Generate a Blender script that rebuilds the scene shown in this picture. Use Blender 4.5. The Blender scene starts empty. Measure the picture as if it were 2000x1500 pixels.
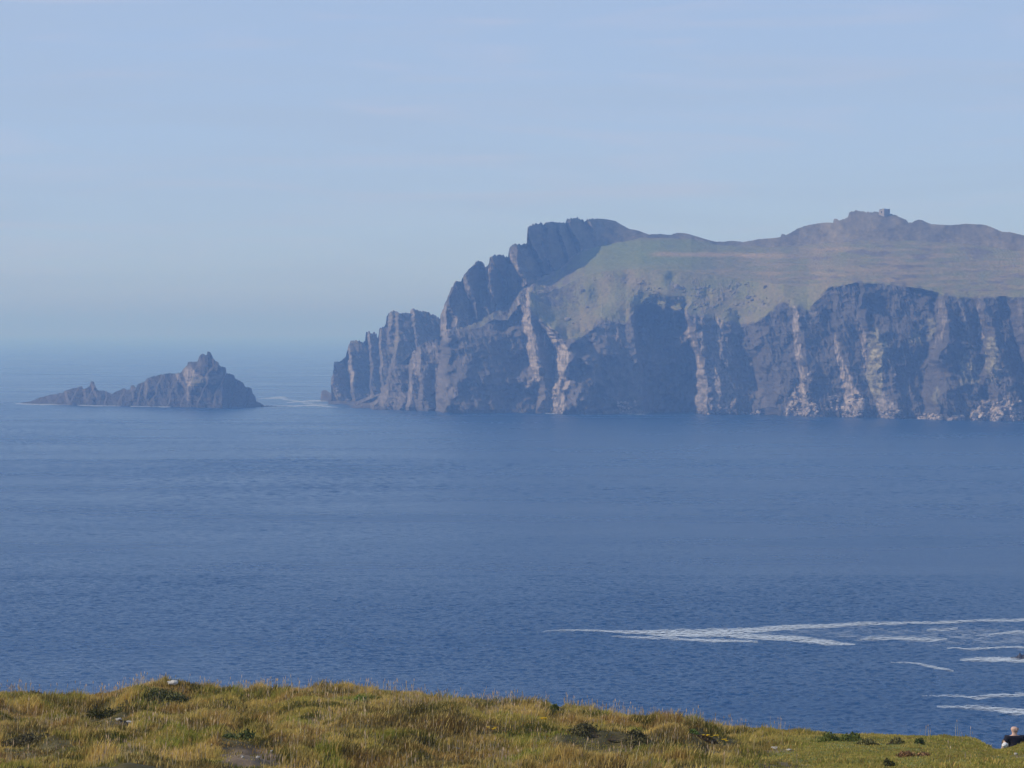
import bpy, bmesh, math, random
import numpy as np
from mathutils import Vector, Matrix

random.seed(7)
RNG = np.random.default_rng(11)
SC = bpy.context.scene
COL = SC.collection
R = math.radians

# ------------------------------------------------------------------ camera
H = 84.0                      # camera height above the sea
F = 5700.0                    # focal length in photo pixels (photo 2000 px wide)
PITCH = math.atan(105.0 / F)
SP, CP = math.sin(PITCH), math.cos(PITCH)


def q_of(v):
    yc = -(np.asarray(v, float) - 750.0) / F
    return (-SP + yc * CP) / (CP + yc * SP)


def z_at(v, Y):
    return H + Y * q_of(v)


def sea_Y(v):
    return -H / q_of(v)


def a_of(u, v=None):
    yc = 0.0 if v is None else -(np.asarray(v, float) - 750.0) / F
    return (np.asarray(u, float) - 1000.0) / F / (CP + yc * SP)


def project(X, Y, Z):
    d = Z - H
    fw = Y * CP - d * SP
    up = Y * SP + d * CP
    return 1000 + F * X / fw, 750 - F * up / fw


cam = bpy.data.cameras.new('camera')
cam.lens = 36.0 * F / 2000.0
cam.sensor_width = 36.0
cam.clip_start = 0.5
cam.clip_end = 200000
co = bpy.data.objects.new('camera', cam)
COL.objects.link(co)
co.location = (0, 0, H)
co.rotation_euler = (math.pi / 2 - PITCH, 0, 0)
SC.camera = co

# ------------------------------------------------------------------ noise
_perm = np.random.default_rng(3).permutation(256).astype(np.int32)
_perm = np.concatenate([_perm, _perm])
_g = np.random.default_rng(5).normal(size=(256, 3))
_g /= np.linalg.norm(_g, axis=1)[:, None]


def perlin(x, y, z=0.0):
    x, y, z = np.broadcast_arrays(np.asarray(x, float), np.asarray(y, float), np.asarray(z, float))
    xi, yi, zi = np.floor(x).astype(np.int64), np.floor(y).astype(np.int64), np.floor(z).astype(np.int64)
    xf, yf, zf = x - xi, y - yi, z - zi
    xi &= 255
    yi &= 255
    zi &= 255
    u, v, w = [t * t * t * (t * (t * 6 - 15) + 10) for t in (xf, yf, zf)]
    out = 0
    for dx in (0, 1):
        for dy in (0, 1):
            for dz in (0, 1):
                h = _perm[(_perm[(_perm[(xi + dx) & 255] + yi + dy) & 255] + zi + dz) & 255]
                g = _g[h]
                d = g[..., 0] * (xf - dx) + g[..., 1] * (yf - dy) + g[..., 2] * (zf - dz)
                out = out + d * (u if dx else 1 - u) * (v if dy else 1 - v) * (w if dz else 1 - w)
    return out * 1.6


def fbm(x, y, z=0.0, o=4, gain=0.5):
    s, a, f = 0, 1.0, 1.0
    for i in range(o):
        s = s + a * perlin(np.asarray(x) * f + 17.3 * i, np.asarray(y) * f + 9.1 * i, np.asarray(z) * f + 4.7 * i)
        a *= gain
        f *= 2.03
    return s


def ridged(x, y, z=0.0, o=4):
    s, a, f = 0, 1.0, 1.0
    for i in range(o):
        s = s + a * (1 - np.abs(perlin(np.asarray(x) * f + 7.3 * i, np.asarray(y) * f + 3.1 * i, np.asarray(z) * f)) * 2)
        a *= 0.5
        f *= 2.1
    return s / 1.9


def sst(a, b, x):
    t = np.clip((x - a) / (b - a), 0, 1)
    return t * t * (3 - 2 * t)


def pl(pts, x):
    p = np.array(pts, float)
    return np.interp(x, p[:, 0], p[:, 1])


# ------------------------------------------------------------------ helpers
def mesh_from(name, co_, faces, col=None, smooth=True, mat=None, attr='col'):
    """faces: list of (n,k) int arrays"""
    me = bpy.data.meshes.new(name)
    co_ = np.asarray(co_, np.float32)
    me.vertices.add(len(co_))
    me.vertices.foreach_set('co', co_.ravel())
    lo = np.concatenate([f.ravel() for f in faces]).astype(np.int32)
    tot = np.concatenate([np.full(len(f), f.shape[1]) for f in faces]).astype(np.int32)
    st = np.concatenate([[0], np.cumsum(tot)[:-1]]).astype(np.int32)
    me.loops.add(len(lo))
    me.loops.foreach_set('vertex_index', lo)
    me.polygons.add(len(tot))
    me.polygons.foreach_set('loop_start', st)
    me.polygons.foreach_set('loop_total', tot)
    me.polygons.foreach_set('use_smooth', np.full(len(tot), smooth))
    me.update(calc_edges=True)
    if col is not None:
        at = me.attributes.new(attr, 'FLOAT_COLOR', 'POINT')
        c = np.ones((len(co_), 4), np.float32)
        c[:, :3] = col
        at.data.foreach_set('color', c.ravel())
    if mat:
        me.materials.append(mat)
    return me


def link(name, me, parent=None):
    o = bpy.data.objects.new(name, me)
    COL.objects.link(o)
    if parent:
        o.parent = parent
    return o


def tag(o, label=None, cat=None, group=None, kind=None):
    if label:
        o['label'] = label
    if cat:
        o['category'] = cat
    if group:
        o['group'] = group
    if kind:
        o['kind'] = kind
    return o


def grid_faces(nc, nr):
    i = np.arange(nc - 1)[:, None] * nr + np.arange(nr - 1)[None, :]
    i = i.ravel()
    return np.stack([i, i + nr, i + nr + 1, i + 1], 1)


class NT:
    def __init__(self, name):
        self.m = bpy.data.materials.new(name)
        self.m.use_nodes = True
        self.t = self.m.node_tree
        self.t.nodes.clear()
        self.out = self.n('ShaderNodeOutputMaterial')

    def n(self, typ, **kw):
        x = self.t.nodes.new(typ)
        for k, v in kw.items():
            setattr(x, k, v)
        return x

    def l(self, a, b):
        self.t.links.new(a, b)

    def noise(self, scale, detail=4, rough=0.55, vec=None):
        x = self.n('ShaderNodeTexNoise')
        x.inputs['Scale'].default_value = scale
        x.inputs['Detail'].default_value = detail
        x.inputs['Roughness'].default_value = rough
        if vec is not None:
            self.l(vec, x.inputs['Vector'])
        return x

    def mapping(self, vec, scale):
        x = self.n('ShaderNodeMapping')
        x.inputs['Scale'].default_value = scale
        self.l(vec, x.inputs['Vector'])
        return x.outputs['Vector']

    def range(self, val, a, b, c, d):
        x = self.n('ShaderNodeMapRange')
        self.l(val, x.inputs['Value'])
        for k, v in zip(('From Min', 'From Max', 'To Min', 'To Max'), (a, b, c, d)):
            x.inputs[k].default_value = v
        return x.outputs['Result']

    def scale_col(self, col, val):
        x = self.n('ShaderNodeVectorMath', operation='SCALE')
        self.l(col, x.inputs[0])
        self.l(val, x.inputs['Scale'])
        return x.outputs['Vector']

    def bsdf(self, rough=0.9, spec=0.2, col=None):
        x = self.n('ShaderNodeBsdfPrincipled')
        x.inputs['Roughness'].default_value = rough
        x.inputs['Specular IOR Level'].default_value = spec
        if col is not None:
            x.inputs['Base Color'].default_value = (*col, 1)
        return x


def mat_attr(name, nscale, lo, hi, rough=0.95, bump=0.0, spec=0.1, transl=0.0):
    k = NT(name)
    at = k.n('ShaderNodeAttribute', attribute_name='col')
    geo = k.n('ShaderNodeTexCoord')
    no = k.noise(nscale, 5, 0.6, geo.outputs['Object'])
    c = k.scale_col(at.outputs['Color'], k.range(no.outputs['Fac'], 0.3, 0.7, lo, hi))
    b = k.bsdf(rough, spec)
    k.l(c, b.inputs['Base Color'])
    if bump:
        bp = k.n('ShaderNodeBump')
        bp.inputs['Distance'].default_value = bump
        bp.inputs['Strength'].default_value = 0.7
        k.l(no.outputs['Fac'], bp.inputs['Height'])
        k.l(bp.outputs['Normal'], b.inputs['Normal'])
    sh = b.outputs[0]
    if transl:
        tr = k.n('ShaderNodeBsdfTranslucent')
        k.l(c, tr.inputs['Color'])
        mx = k.n('ShaderNodeMixShader')
        mx.inputs['Fac'].default_value = transl
        k.l(b.outputs[0], mx.inputs[1])
        k.l(tr.outputs[0], mx.inputs[2])
        sh = mx.outputs[0]
    k.l(sh, k.out.inputs['Surface'])
    return k.m


def mat_plain(name, col, nscale=8, lo=0.8, hi=1.2, rough=0.9, spec=0.2):
    k = NT(name)
    geo = k.n('ShaderNodeTexCoord')
    no = k.noise(nscale, 4, 0.6, geo.outputs['Object'])
    rgb = k.n('ShaderNodeRGB')
    rgb.outputs[0].default_value = (*col, 1)
    c = k.scale_col(rgb.outputs[0], k.range(no.outputs['Fac'], 0.3, 0.7, lo, hi))
    b = k.bsdf(rough, spec)
    k.l(c, b.inputs['Base Color'])
    k.l(b.outputs[0], k.out.inputs['Surface'])
    return k.m


M_ROCK = mat_attr('cliff_rock_and_turf', 0.35, 0.72, 1.28, 0.95, bump=0.8)
M_SCREE = mat_attr('scree_rock', 0.6, 0.75, 1.25, 0.95)
M_GROUND = mat_attr('hillside_soil', 3.0, 0.6, 1.35, 1.0, bump=0.03)
M_GRASS = mat_attr('grass_blades', 0.8, 0.8, 1.2, 0.8, transl=0.45)
M_STONE = mat_attr('pale_stone', 12.0, 0.75, 1.2, 0.9)

# ------------------------------------------------------------------ light
SUN_AZ = -97.0     # degrees from +Y (view direction), negative = left
SUN_EL = 33.0
sun = bpy.data.lights.new('sun', 'SUN')
sun.energy = 3.3
sun.angle = R(0.5)
sun.color = (1.0, 0.92, 0.80)
so = bpy.data.objects.new('sun', sun)
COL.objects.link(so)
sd = Vector((math.sin(R(SUN_AZ)) * math.cos(R(SUN_EL)), math.cos(R(SUN_AZ)) * math.cos(R(SUN_EL)), math.sin(R(SUN_EL))))
so.rotation_euler = (-sd).to_track_quat('-Z', 'Y').to_euler()
so.location = (-200, 0, 400)

w = bpy.data.worlds.new('World')
SC.world = w
w.use_nodes = True
t = w.node_tree
bg = t.nodes['Background']
sky = t.nodes.new('ShaderNodeTexSky')
sky.sky_type = 'NISHITA'
sky.sun_disc = False
sky.sun_elevation = R(SUN_EL)
sky.sun_rotation = R(SUN_AZ)
sky.altitude = 0
sky.air_density = 0.55
sky.dust_density = 0.0
sky.ozone_density = 2.5
bg.inputs['Strength'].default_value = 0.15
# thin high cirrus mixed into the sky
tc = t.nodes.new('ShaderNodeTexCoord')
mp = t.nodes.new('ShaderNodeMapping')
mp.inputs['Scale'].default_value = (6, 6, 55)
mp.inputs['Rotation'].default_value = (0, R(4), 0)
nz = t.nodes.new('ShaderNodeTexNoise')
nz.inputs['Scale'].default_value = 1.0
nz.inputs['Detail'].default_value = 6
nz.inputs['Distortion'].default_value = 0.6
mr = t.nodes.new('ShaderNodeMapRange')
mr.inputs['From Min'].default_value = 0.45
mr.inputs['From Max'].default_value = 0.75
mr.inputs['To Min'].default_value = 0.80
mr.inputs['To Max'].default_value = 0.97
mx = t.nodes.new('ShaderNodeMix')
mx.data_type = 'RGBA'
mx.inputs['B'].default_value = (2.6, 3.35, 4.75, 1)
t.links.new(tc.outputs['Generated'], mp.inputs['Vector'])
t.links.new(mp.outputs[0], nz.inputs['Vector'])
t.links.new(nz.outputs['Fac'], mr.inputs['Value'])
# the veil of thin cloud is seen edge-on, so thickest, low over the sea
sx = t.nodes.new('ShaderNodeSeparateXYZ')
t.links.new(tc.outputs['Generated'], sx.inputs[0])
thin = t.nodes.new('ShaderNodeMapRange')
for k_, v_ in zip(('From Min', 'From Max', 'To Min', 'To Max'), (0.08, 0.5, 1.0, 0.45)):
    thin.inputs[k_].default_value = v_
t.links.new(sx.outputs['Z'], thin.inputs['Value'])
vm = t.nodes.new('ShaderNodeMath')
vm.operation = 'MULTIPLY'
t.links.new(mr.outputs[0], vm.inputs[0])
t.links.new(thin.outputs[0], vm.inputs[1])
t.links.new(vm.outputs[0], mx.inputs['Factor'])
tint = t.nodes.new('ShaderNodeVectorMath')
tint.operation = 'MULTIPLY'
tint.inputs[1].default_value = (1.0, 1.02, 1.16)
t.links.new(sky.outputs[0], tint.inputs[0])
t.links.new(tint.outputs[0], mx.inputs['A'])
mp2 = t.nodes.new('ShaderNodeMapping')
mp2.inputs['Scale'].default_value = (7, 7, 80)
mp2.inputs['Rotation'].default_value = (0, R(7), 0)
mp2.inputs['Location'].default_value = (3.1, 0.4, 0.2)
nz2 = t.nodes.new('ShaderNodeTexNoise')
nz2.inputs['Scale'].default_value = 1.3
nz2.inputs['Detail'].default_value = 7
nz2.inputs['Distortion'].default_value = 1.2
mr2 = t.nodes.new('ShaderNodeMapRange')
for k_, v_ in zip(('From Min', 'From Max', 'To Min', 'To Max'), (0.5, 0.78, 0.0, 0.45)):
    mr2.inputs[k_].default_value = v_
mx2 = t.nodes.new('ShaderNodeMix')
mx2.data_type = 'RGBA'
mx2.inputs['B'].default_value = (3.5, 3.7, 4.9, 1)
t.links.new(tc.outputs['Generated'], mp2.inputs['Vector'])
t.links.new(mp2.outputs[0], nz2.inputs['Vector'])
t.links.new(nz2.outputs['Fac'], mr2.inputs['Value'])
t.links.new(mr2.outputs[0], mx2.inputs['Factor'])
t.links.new(mx.outputs['Result'], mx2.inputs['A'])
t.links.new(mx2.outputs['Result'], bg.inputs['Color'])

# haze: one closed box of even, bluish air round everything
HAZE_TOP = 262.0
me = bpy.data.meshes.new('haze')
bm = bmesh.new()
bmesh.ops.create_cube(bm, size=1.0)
for v in bm.verts:
    v.co = Vector((v.co.x * 90000, v.co.y * 66000 + 29000, (v.co.z + 0.5) * (HAZE_TOP + 9) - 9))
bm.to_mesh(me)
bm.free()
k = NT('haze_air')
pv = k.n('ShaderNodeVolumePrincipled')
pv.inputs['Color'].default_value = (0.245, 0.46, 0.90, 1)
pv.inputs['Absorption Color'].default_value = (0.78, 0.86, 1.0, 1)
pv.inputs['Density'].default_value = 2.5e-4
pv.inputs['Anisotropy'].default_value = 0.1
k.l(pv.outputs[0], k.out.inputs['Volume'])
me.materials.append(k.m)
tag(link('haze', me), kind='stuff')

# ------------------------------------------------------------------ sea
k = NT('sea_water')
tc = k.n('ShaderNodeTexCoord')
ob = tc.outputs['Object']
n1 = k.noise(1.0, 5, 0.62, k.mapping(ob, (1.2, 1.0, 1)))
n2 = k.noise(1.0, 3, 0.55, k.mapping(ob, (3.2, 2.6, 1)))
n3 = k.noise(1.0, 3, 0.5, k.mapping(ob, (0.004, 0.012, 1)))
ad = k.n('ShaderNodeMath', operation='MULTIPLY_ADD')
k.l(n2.outputs['Fac'], ad.inputs[0])
ad.inputs[1].default_value = 0.3
k.l(n1.outputs['Fac'], ad.inputs[2])
bp = k.n('ShaderNodeBump')
bp.inputs['Strength'].default_value = 1.0
bp.inputs['Distance'].default_value = 0.3
k.l(ad.outputs[0], bp.inputs['Height'])
b = k.bsdf(0.3, 0.36, (0.0005, 0.044, 0.135))
b.inputs['IOR'].default_value = 1.33
k.l(k.range(n3.outputs['Fac'], 0.3, 0.7, 0.20, 0.30), b.inputs['Roughness'])
k.l(bp.outputs['Normal'], b.inputs['Normal'])
k.l(b.outputs[0], k.out.inputs['Surface'])
M_SEA = k.m
def wave_z(X, Y):
    """wind sea: short crests running in from the left, over a longer swell"""
    ca, sa = math.cos(R(24)), math.sin(R(24))
    wx_, wy_ = X * ca + Y * sa, -X * sa + Y * ca
    amp = sst(548, 556, Y) * (1 - sst(3300, 4200, Y)) * sst(.1925, .190, np.abs(X / np.maximum(Y, 1)))
    gust = 1 + .6 * fbm(X / 160, Y / 300, 4.0, 3)
    far = sst(1000, 1700, Y)
    return amp * gust * (.14 * perlin(wx_ / 7.0, wy_ / 4.5, 1.0) + .21 * perlin(wx_ / 2.9, wy_ / 2.1, 5.0) * (1 - far) + .42 * perlin(wx_ / 5.0, wy_ / 3.4, 5.5) * far
                         + .15 * perlin(wx_ / 1.35, wy_ / 1.15, 9.0) * (1 - sst(900, 1400, Y)) + .12 * perlin(wx_ / 40, wy_ / 22, 3.0))


fa = np.array([.195, .21, .25, .35, .6, 1.2, 3, 10, 80.0])
ac = np.concatenate([-fa[::-1], a_of(np.arange(-60, 2061, 2.4)), fa])
ys = np.concatenate([[-3800, -600, 0, 300, 500, 548], np.arange(556, 1000, 0.7), np.arange(1000, 1900, 1.6), np.arange(1900, 4200, 4.0), [4400, 5000, 7000, 12000, 25000, 61000]])
AA, SY = np.meshgrid(ac, ys, indexing='ij')
SX = np.clip(AA * np.maximum(SY, 556), -44500, 44500)
SZ = wave_z(SX, SY)
tag(link('sea', mesh_from('sea', np.stack([SX, SY, SZ], 2).reshape(-1, 3), [grid_faces(len(ac), len(ys))[:, ::-1]], smooth=True, mat=M_SEA)), kind='structure')


# ------------------------------------------------------------------ foam lying on the sea
def foam_cells(lines, xr, yr, cx, cy, nz_x, nz_y, gain, seed, zoff=0.10):
    """small flat flakes of foam on the water wherever the traced surf lines run"""
    x = np.arange(xr[0], xr[1], cx)
    y = np.arange(yr[0], yr[1], cy)
    X, Y = np.meshgrid(x, y, indexing='ij')
    U, V = project(X, Y, np.zeros_like(X))
    m = np.zeros_like(X)
    for ln in lines:
        p = np.array(ln, float)
        c = np.interp(U, p[:, 0], p[:, 1])
        wd = np.interp(U, p[:, 0], p[:, 2], left=0, right=0)
        st = np.interp(U, p[:, 0], p[:, 3], left=0, right=0) if p.shape[1] > 3 else 1.0
        wob = 1.6 * perlin(X * nz_x * 0.3, Y * nz_y * 0.25, seed)
        d = np.abs(V - c + wob * np.minimum(wd, 6) * 0.3) / np.maximum(wd * 0.62, 0.05)
        m = np.maximum(m, np.where(wd > 0, np.clip(1.25 - d, 0, 1) * st, 0))
    n = fbm(X * nz_x, Y * nz_y, seed, 5, 0.7) * 0.62 + 0.52
    n2_ = np.random.default_rng(seed).random(X.shape)
    keep = (m * gain * 1.35 > 0.5 * n + 0.4 * n2_) & (m > 0.05)
    i, j = np.nonzero(keep)
    px, py = X[i, j], Y[i, j]
    nn = len(px)
    hx, hy = cx * 0.55, cy * 0.55
    dz = np.random.default_rng(seed + 1).random(nn) * 0.05 + zoff + wave_z(px, py)
    c4 = np.stack([np.stack([px - hx, py - hy, dz], 1), np.stack([px + hx, py - hy, dz], 1),
                   np.stack([px + hx, py + hy, dz + .02], 1), np.stack([px - hx, py + hy, dz + .02], 1)], 1).reshape(-1, 3)
    return c4, np.repeat(np.clip(m[i, j] * 1.25 - .10, .06, 1), 4)


near_lines = [
    [(1060, 1234, 1, .5), (1100, 1232, 2.5, .6), (1180, 1232, 4, .7), (1260, 1235, 9, .8), (1300, 1238, 15, 1), (1400, 1236, 16, 1), (1480, 1230, 10, .9),
     (1560, 1225, 8, .95), (1650, 1221, 7, .8), (1800, 1217, 6, .7), (1900, 1214, 6, .65), (2080, 1210, 6, .6)],
    [(1195, 1243, 2, .5), (1260, 1246, 6, .6), (1340, 1250, 6, .7), (1390, 1253, 6, .9), (1480, 1255, 3, .8)],
    [(1390, 1239, 10, .7), (1450, 1243, 12, .8), (1500, 1246, 10, .95), (1560, 1250, 11, 1), (1610, 1257, 10, 1), (1670, 1260, 2, .8)],
    [(1650, 1256, 2, .4), (1700, 1247, 7, .6), (1760, 1247, 7, .75), (1820, 1252, 9, .65), (1850, 1250, 3, .6)],
    [(1810, 1232, 6, .5), (1870, 1227, 6, .55)],
    [(1850, 1266, 3, .6), (1900, 1268, 4, .7), (1950, 1265, 4, .7), (2080, 1266, 4, .6)],
    [(1930, 1241, 4, .5), (1985, 1235, 8, .6), (2080, 1240, 6, .5)],
    [(1875, 1290, 3, .6), (1910, 1288, 8, .85), (1950, 1287, 10, .95), (1985, 1290, 8, .9), (2080, 1291, 12, .9)],
    [(1740, 1294, 2, .5), (1790, 1297, 4, .6), (1830, 1306, 7, .65), (1862, 1311, 3, .6)],
    [(1800, 1360, 2, .5), (1870, 1360, 4, .65), (1910, 1363, 7, .7), (1935, 1359, 6, .75), (2080, 1357, 5, .7)],
    [(1830, 1382, 4, .5), (1900, 1384, 8, .65), (1940, 1384, 9, .8), (1965, 1390, 13, 1), (2080, 1394, 12, .95)],
    [(1480, 1236, 30, .22), (1700, 1238, 44, .28), (1900, 1245, 60, .3), (2080, 1250, 60, .3)],
]
c4, al4 = foam_cells(near_lines, (5, 150), (625, 880), 0.2, 0.7, 0.18, 0.10, 1.05, 21)
far_lines = [
    [(30, 789, 1.5, .5), (70, 790, 3.4, 1.1), (135, 789.5, 3.8, 1.3), (140, 789, 1, .8)],
    [(152, 791, 3.6, 1.3), (180, 791.5, 3.8, 1.3), (235, 793, 1.4, .7)],
    [(255, 794, 1.2, .6), (300, 794, 1.6, .8), (326, 793.5, 4.0, 1.4), (338, 793, 2.0, 1.2)],
    [(500, 792, 1.2, .5), (545, 793, 1.5, .6), (575, 793.5, 2, .8), (615, 792, 2.4, .8), (660, 796, 1.2, .4)],
    [(560, 787, 1.2, .5), (600, 783.5, 1.8, .8), (640, 782.6, 2.2, 1), (655, 783, 1, .7)],
    [(505, 779, 3, .35), (545, 777, 6, .35), (600, 788, 7, .35), (640, 790, 6, .35)],
    [(1064, 806.5, 2, .9), (1084, 806.5, 2.6, 1.2), (1090, 807, 1, .6)],
    [(1130, 808, 1.6, .9), (1145, 808.4, 3, 1.3), (1165, 808.6, 2.0, 1), (1175, 809, 1, .5)],
    [(1225, 809, .8, .4), (1260, 809.5, 1, .5)],
]
c5, al5 = foam_cells(far_lines, (-600, 560), (2740, 3750), 0.8, 4.0, 0.05, 0.02, 1.2, 33, 0.12)
c4 = np.concatenate([c4, c5])
al4 = np.concatenate([al4, np.clip(al5 * 1.9, 0, 1)])
n4 = len(c4) // 4
kf = NT('sea_foam')
bf = kf.bsdf(0.7, 0.2, (0.66, 0.72, 0.76))
tf_ = kf.n('ShaderNodeBsdfTransparent')
mf = kf.n('ShaderNodeMixShader')
nf = kf.noise(0.5, 5, 0.7, kf.n('ShaderNodeTexCoord').outputs['Object'])
fm = kf.n('ShaderNodeMath', operation='MULTIPLY')
kf.l(kf.range(nf.outputs['Fac'], 0.35, 0.65, 0.50, 1.0), fm.inputs[0])
kf.l(kf.n('ShaderNodeAttribute', attribute_name='cover').outputs['Fac'], fm.inputs[1])
kf.l(fm.outputs[0], mf.inputs['Fac'])
kf.l(tf_.outputs[0], mf.inputs[1])
kf.l(bf.outputs[0], mf.inputs[2])
kf.l(mf.outputs[0], kf.out.inputs['Surface'])
M_FOAM = kf.m
me = mesh_from('sea_foam', c4, [np.arange(n4 * 4).reshape(-1, 4)], smooth=False, mat=M_FOAM)
at_ = me.attributes.new('cover', 'FLOAT', 'POINT')
at_.data.foreach_set('value', al4.astype(np.float32))
tag(link('sea_foam', me), kind='stuff')

# ------------------------------------------------------------------ rock landforms
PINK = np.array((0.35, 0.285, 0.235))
ROCK = np.array((0.098, 0.084, 0.076))
ROCK2 = np.array((0.165, 0.138, 0.12))
TURF = np.array((0.175, 0.168, 0.072))
MOOR = np.array((0.205, 0.165, 0.09))
TAN = np.array((0.30, 0.215, 0.11))
HERB = np.array((0.19, 0.168, 0.105))


def rib_field(u, v, ribs):
    """ribs: (pts[(x,y,w?)], amp m, decay px, pale 0..1).  Left-facing steps: the surface comes forward across the width
    and falls back slowly to the right."""
    d = np.zeros_like(u)
    pale = np.zeros_like(u)
    wob = 2.2 * perlin(u * 0.05, v * 0.06, 3.3) + 1.2 * perlin(u * 0.16, v * 0.13, 8.1)
    for pts, amp, dec, pk in ribs:
        p = np.array(pts, float)
        y0, y1 = p[0, 1], p[-1, 1]
        x0, x1 = p[:, 0].min(), p[:, 0].max()
        wm = p[:, 2].max()
        idx = np.nonzero((u > x0 - wm - 8) & (u < x1 + wm + dec + 8) & (v > y0 - 12) & (v < y1 + 12))[0]
        if len(idx) == 0:
            continue
        uu, vv = u[idx], v[idx]
        xl = np.interp(vv, p[:, 1], p[:, 0])
        wd = np.interp(vv, p[:, 1], p[:, 2])
        s = uu - xl + wob[idx] * np.clip(wd / 10, 0.3, 1.2)
        ends = sst(y0 - 10, y0 + 8, vv) * (1 - sst(y1 - 8, y1 + 10, vv))
        up = np.clip(s / wd, 0, 1)
        dn = np.clip(1 - (s - wd) / dec, 0, 1)
        dn = dn * dn * (3 - 2 * dn)
        d[idx] += amp * ends * up * dn
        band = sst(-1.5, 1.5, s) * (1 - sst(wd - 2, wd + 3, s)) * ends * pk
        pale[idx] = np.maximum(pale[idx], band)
    return d, pale


def poly_mask(u, v, poly, soft, seed=0, wob=4.0):
    """soft inside-mask of a polygon in (u,v) with a noisy outline"""
    p = np.array(poly, float)
    out = np.zeros_like(u)
    idx = np.nonzero((u > p[:, 0].min() - 20) & (u < p[:, 0].max() + 20) & (v > p[:, 1].min() - 20) & (v < p[:, 1].max() + 20))[0]
    if len(idx) == 0:
        return out
    uu = u[idx] + wob * perlin(u[idx] * 0.09, v[idx] * 0.09, seed + 0.5) + wob * .4 * perlin(u[idx] * 0.3, v[idx] * 0.3, seed)
    vv = v[idx] + wob * perlin(u[idx] * 0.09, v[idx] * 0.09, seed + 7.5) + wob * .4 * perlin(u[idx] * 0.3, v[idx] * 0.3, seed + 3)
    ins = np.zeros(len(idx), bool)
    dist = np.full(len(idx), 1e9)
    n = len(p)
    for i in range(n):
        x1, y1 = p[i]
        x2, y2 = p[(i + 1) % n]
        c = ((y1 > vv) != (y2 > vv))
        xin = (x2 - x1) * (vv - y1) / (y2 - y1 + 1e-9) + x1
        ins ^= c & (uu < xin)
        dx, dy = x2 - x1, y2 - y1
        tt = np.clip(((uu - x1) * dx + (vv - y1) * dy) / (dx * dx + dy * dy + 1e-9), 0, 1)
        dist = np.minimum(dist, np.hypot(uu - x1 - tt * dx, vv - y1 - tt * dy))
    sd_ = np.where(ins, dist, -dist)
    out[idx] = sst(-soft, soft, sd_)
    return out


def massif(us, levels, rows):
    """columns along bearings us; levels = list of (Y array, Z array); returns grids of Y,Z,seg,t (cols x rows)"""
    Ys, Zs, Sg, Tt = [], [], [], []
    for k_, n_ in enumerate(rows):
        ts = np.linspace(0, 1, n_, endpoint=False)
        if k_ == len(rows) - 1:
            ts = np.linspace(0, 1, n_)
        Ya, Za = levels[k_]
        Yb, Zb = levels[k_ + 1]
        for t_ in ts:
            Ys.append(Ya + (Yb - Ya) * t_)
            Zs.append(Za + (Zb - Za) * t_)
            Sg.append(np.full(len(us), k_))
            Tt.append(np.full(len(us), t_))
    return [np.stack(q, 1) for q in (Ys, Zs, Sg, Tt)]


def smooth_profile(Y, Z, n=6):
    for _ in range(n):
        Y[:, 1:-1] = 0.25 * Y[:, :-2] + 0.5 * Y[:, 1:-1] + 0.25 * Y[:, 2:]
        Z[:, 1:-1] = 0.25 * Z[:, :-2] + 0.5 * Z[:, 1:-1] + 0.25 * Z[:, 2:]


# ---- headland -----------------------------------------------------------
SKY = [(640, 794), (645, 792), (646.5, 764), (648, 736), (652, 722), (653, 706.5), (667, 705), (675, 697), (680, 677), (684, 667), (688, 664.5), (700, 666.5), (713, 667.5),
       (715, 648), (725, 650), (735, 650), (737, 660), (739, 657), (741, 642), (754, 635), (755, 615.5), (761, 610), (767, 607.6), (779, 610.5), (785, 612), (801, 611.5),
       (802, 603), (823, 607), (849, 614.7), (856, 620), (860, 624), (861.5, 612), (868, 596.5), (877, 573), (886, 554), (893, 548), (900.6, 550), (903.5, 541), (912, 529),
       (922.6, 520), (930, 511), (940, 509.5), (945, 515), (949, 521.7), (952, 520), (955, 516), (956.5, 503), (963, 499), (971, 497), (984, 499), (992, 502.6), (994, 488),
       (1000, 478.6), (1008, 476), (1016, 477), (1029, 476), (1030, 460), (1028.6, 445), (1034, 441), (1047, 436.7), (1063, 436.7), (1071, 433), (1085, 433.6), (1098.5, 434.6),
       (1103, 435), (1108.5, 428), (1117, 426), (1126, 425.5), (1136, 428), (1141, 431.7), (1149.6, 428), (1170, 427), (1185, 428), (1202, 431.7), (1217, 441), (1229, 447),
       (1246, 450), (1267, 458), (1290, 457), (1311, 459), (1320, 455), (1337, 455), (1358, 461), (1381, 468), (1399, 472), (1416, 472), (1428, 470), (1452, 472.7), (1466, 470),
       (1481, 467), (1500, 466), (1524.5, 463), (1526, 458), (1529, 456.7), (1535, 459), (1546, 453.6), (1558, 446), (1580, 439), (1607, 435), (1627, 434.6), (1628, 427.5), (1635, 427.5),
       (1638, 430.6), (1656, 424.5), (1658, 415), (1672, 410.7), (1690, 413.7), (1716, 414), (1724, 418), (1738, 416.5), (1751.5, 422), (1767, 427.5), (1774.5, 435), (1782, 435),
       (1785, 431.5), (1796, 428.5), (1807, 433), (1819, 437.7), (1856, 440), (1886.5, 437), (1923, 439), (1939, 445), (1957, 453), (1972, 453), (2000, 460), (2080, 472), (2200, 500), (2300, 530)]
WATER = [(634, 796.5), (659, 797.2), (703, 798.5), (776, 800.8), (835, 803.2), (893, 805.6), (1000, 807), (1249, 808), (1500, 810.5), (1583, 814), (1690, 815.6), (1767, 817), (1798, 820), (2000, 822.5), (2300, 826)]
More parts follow.
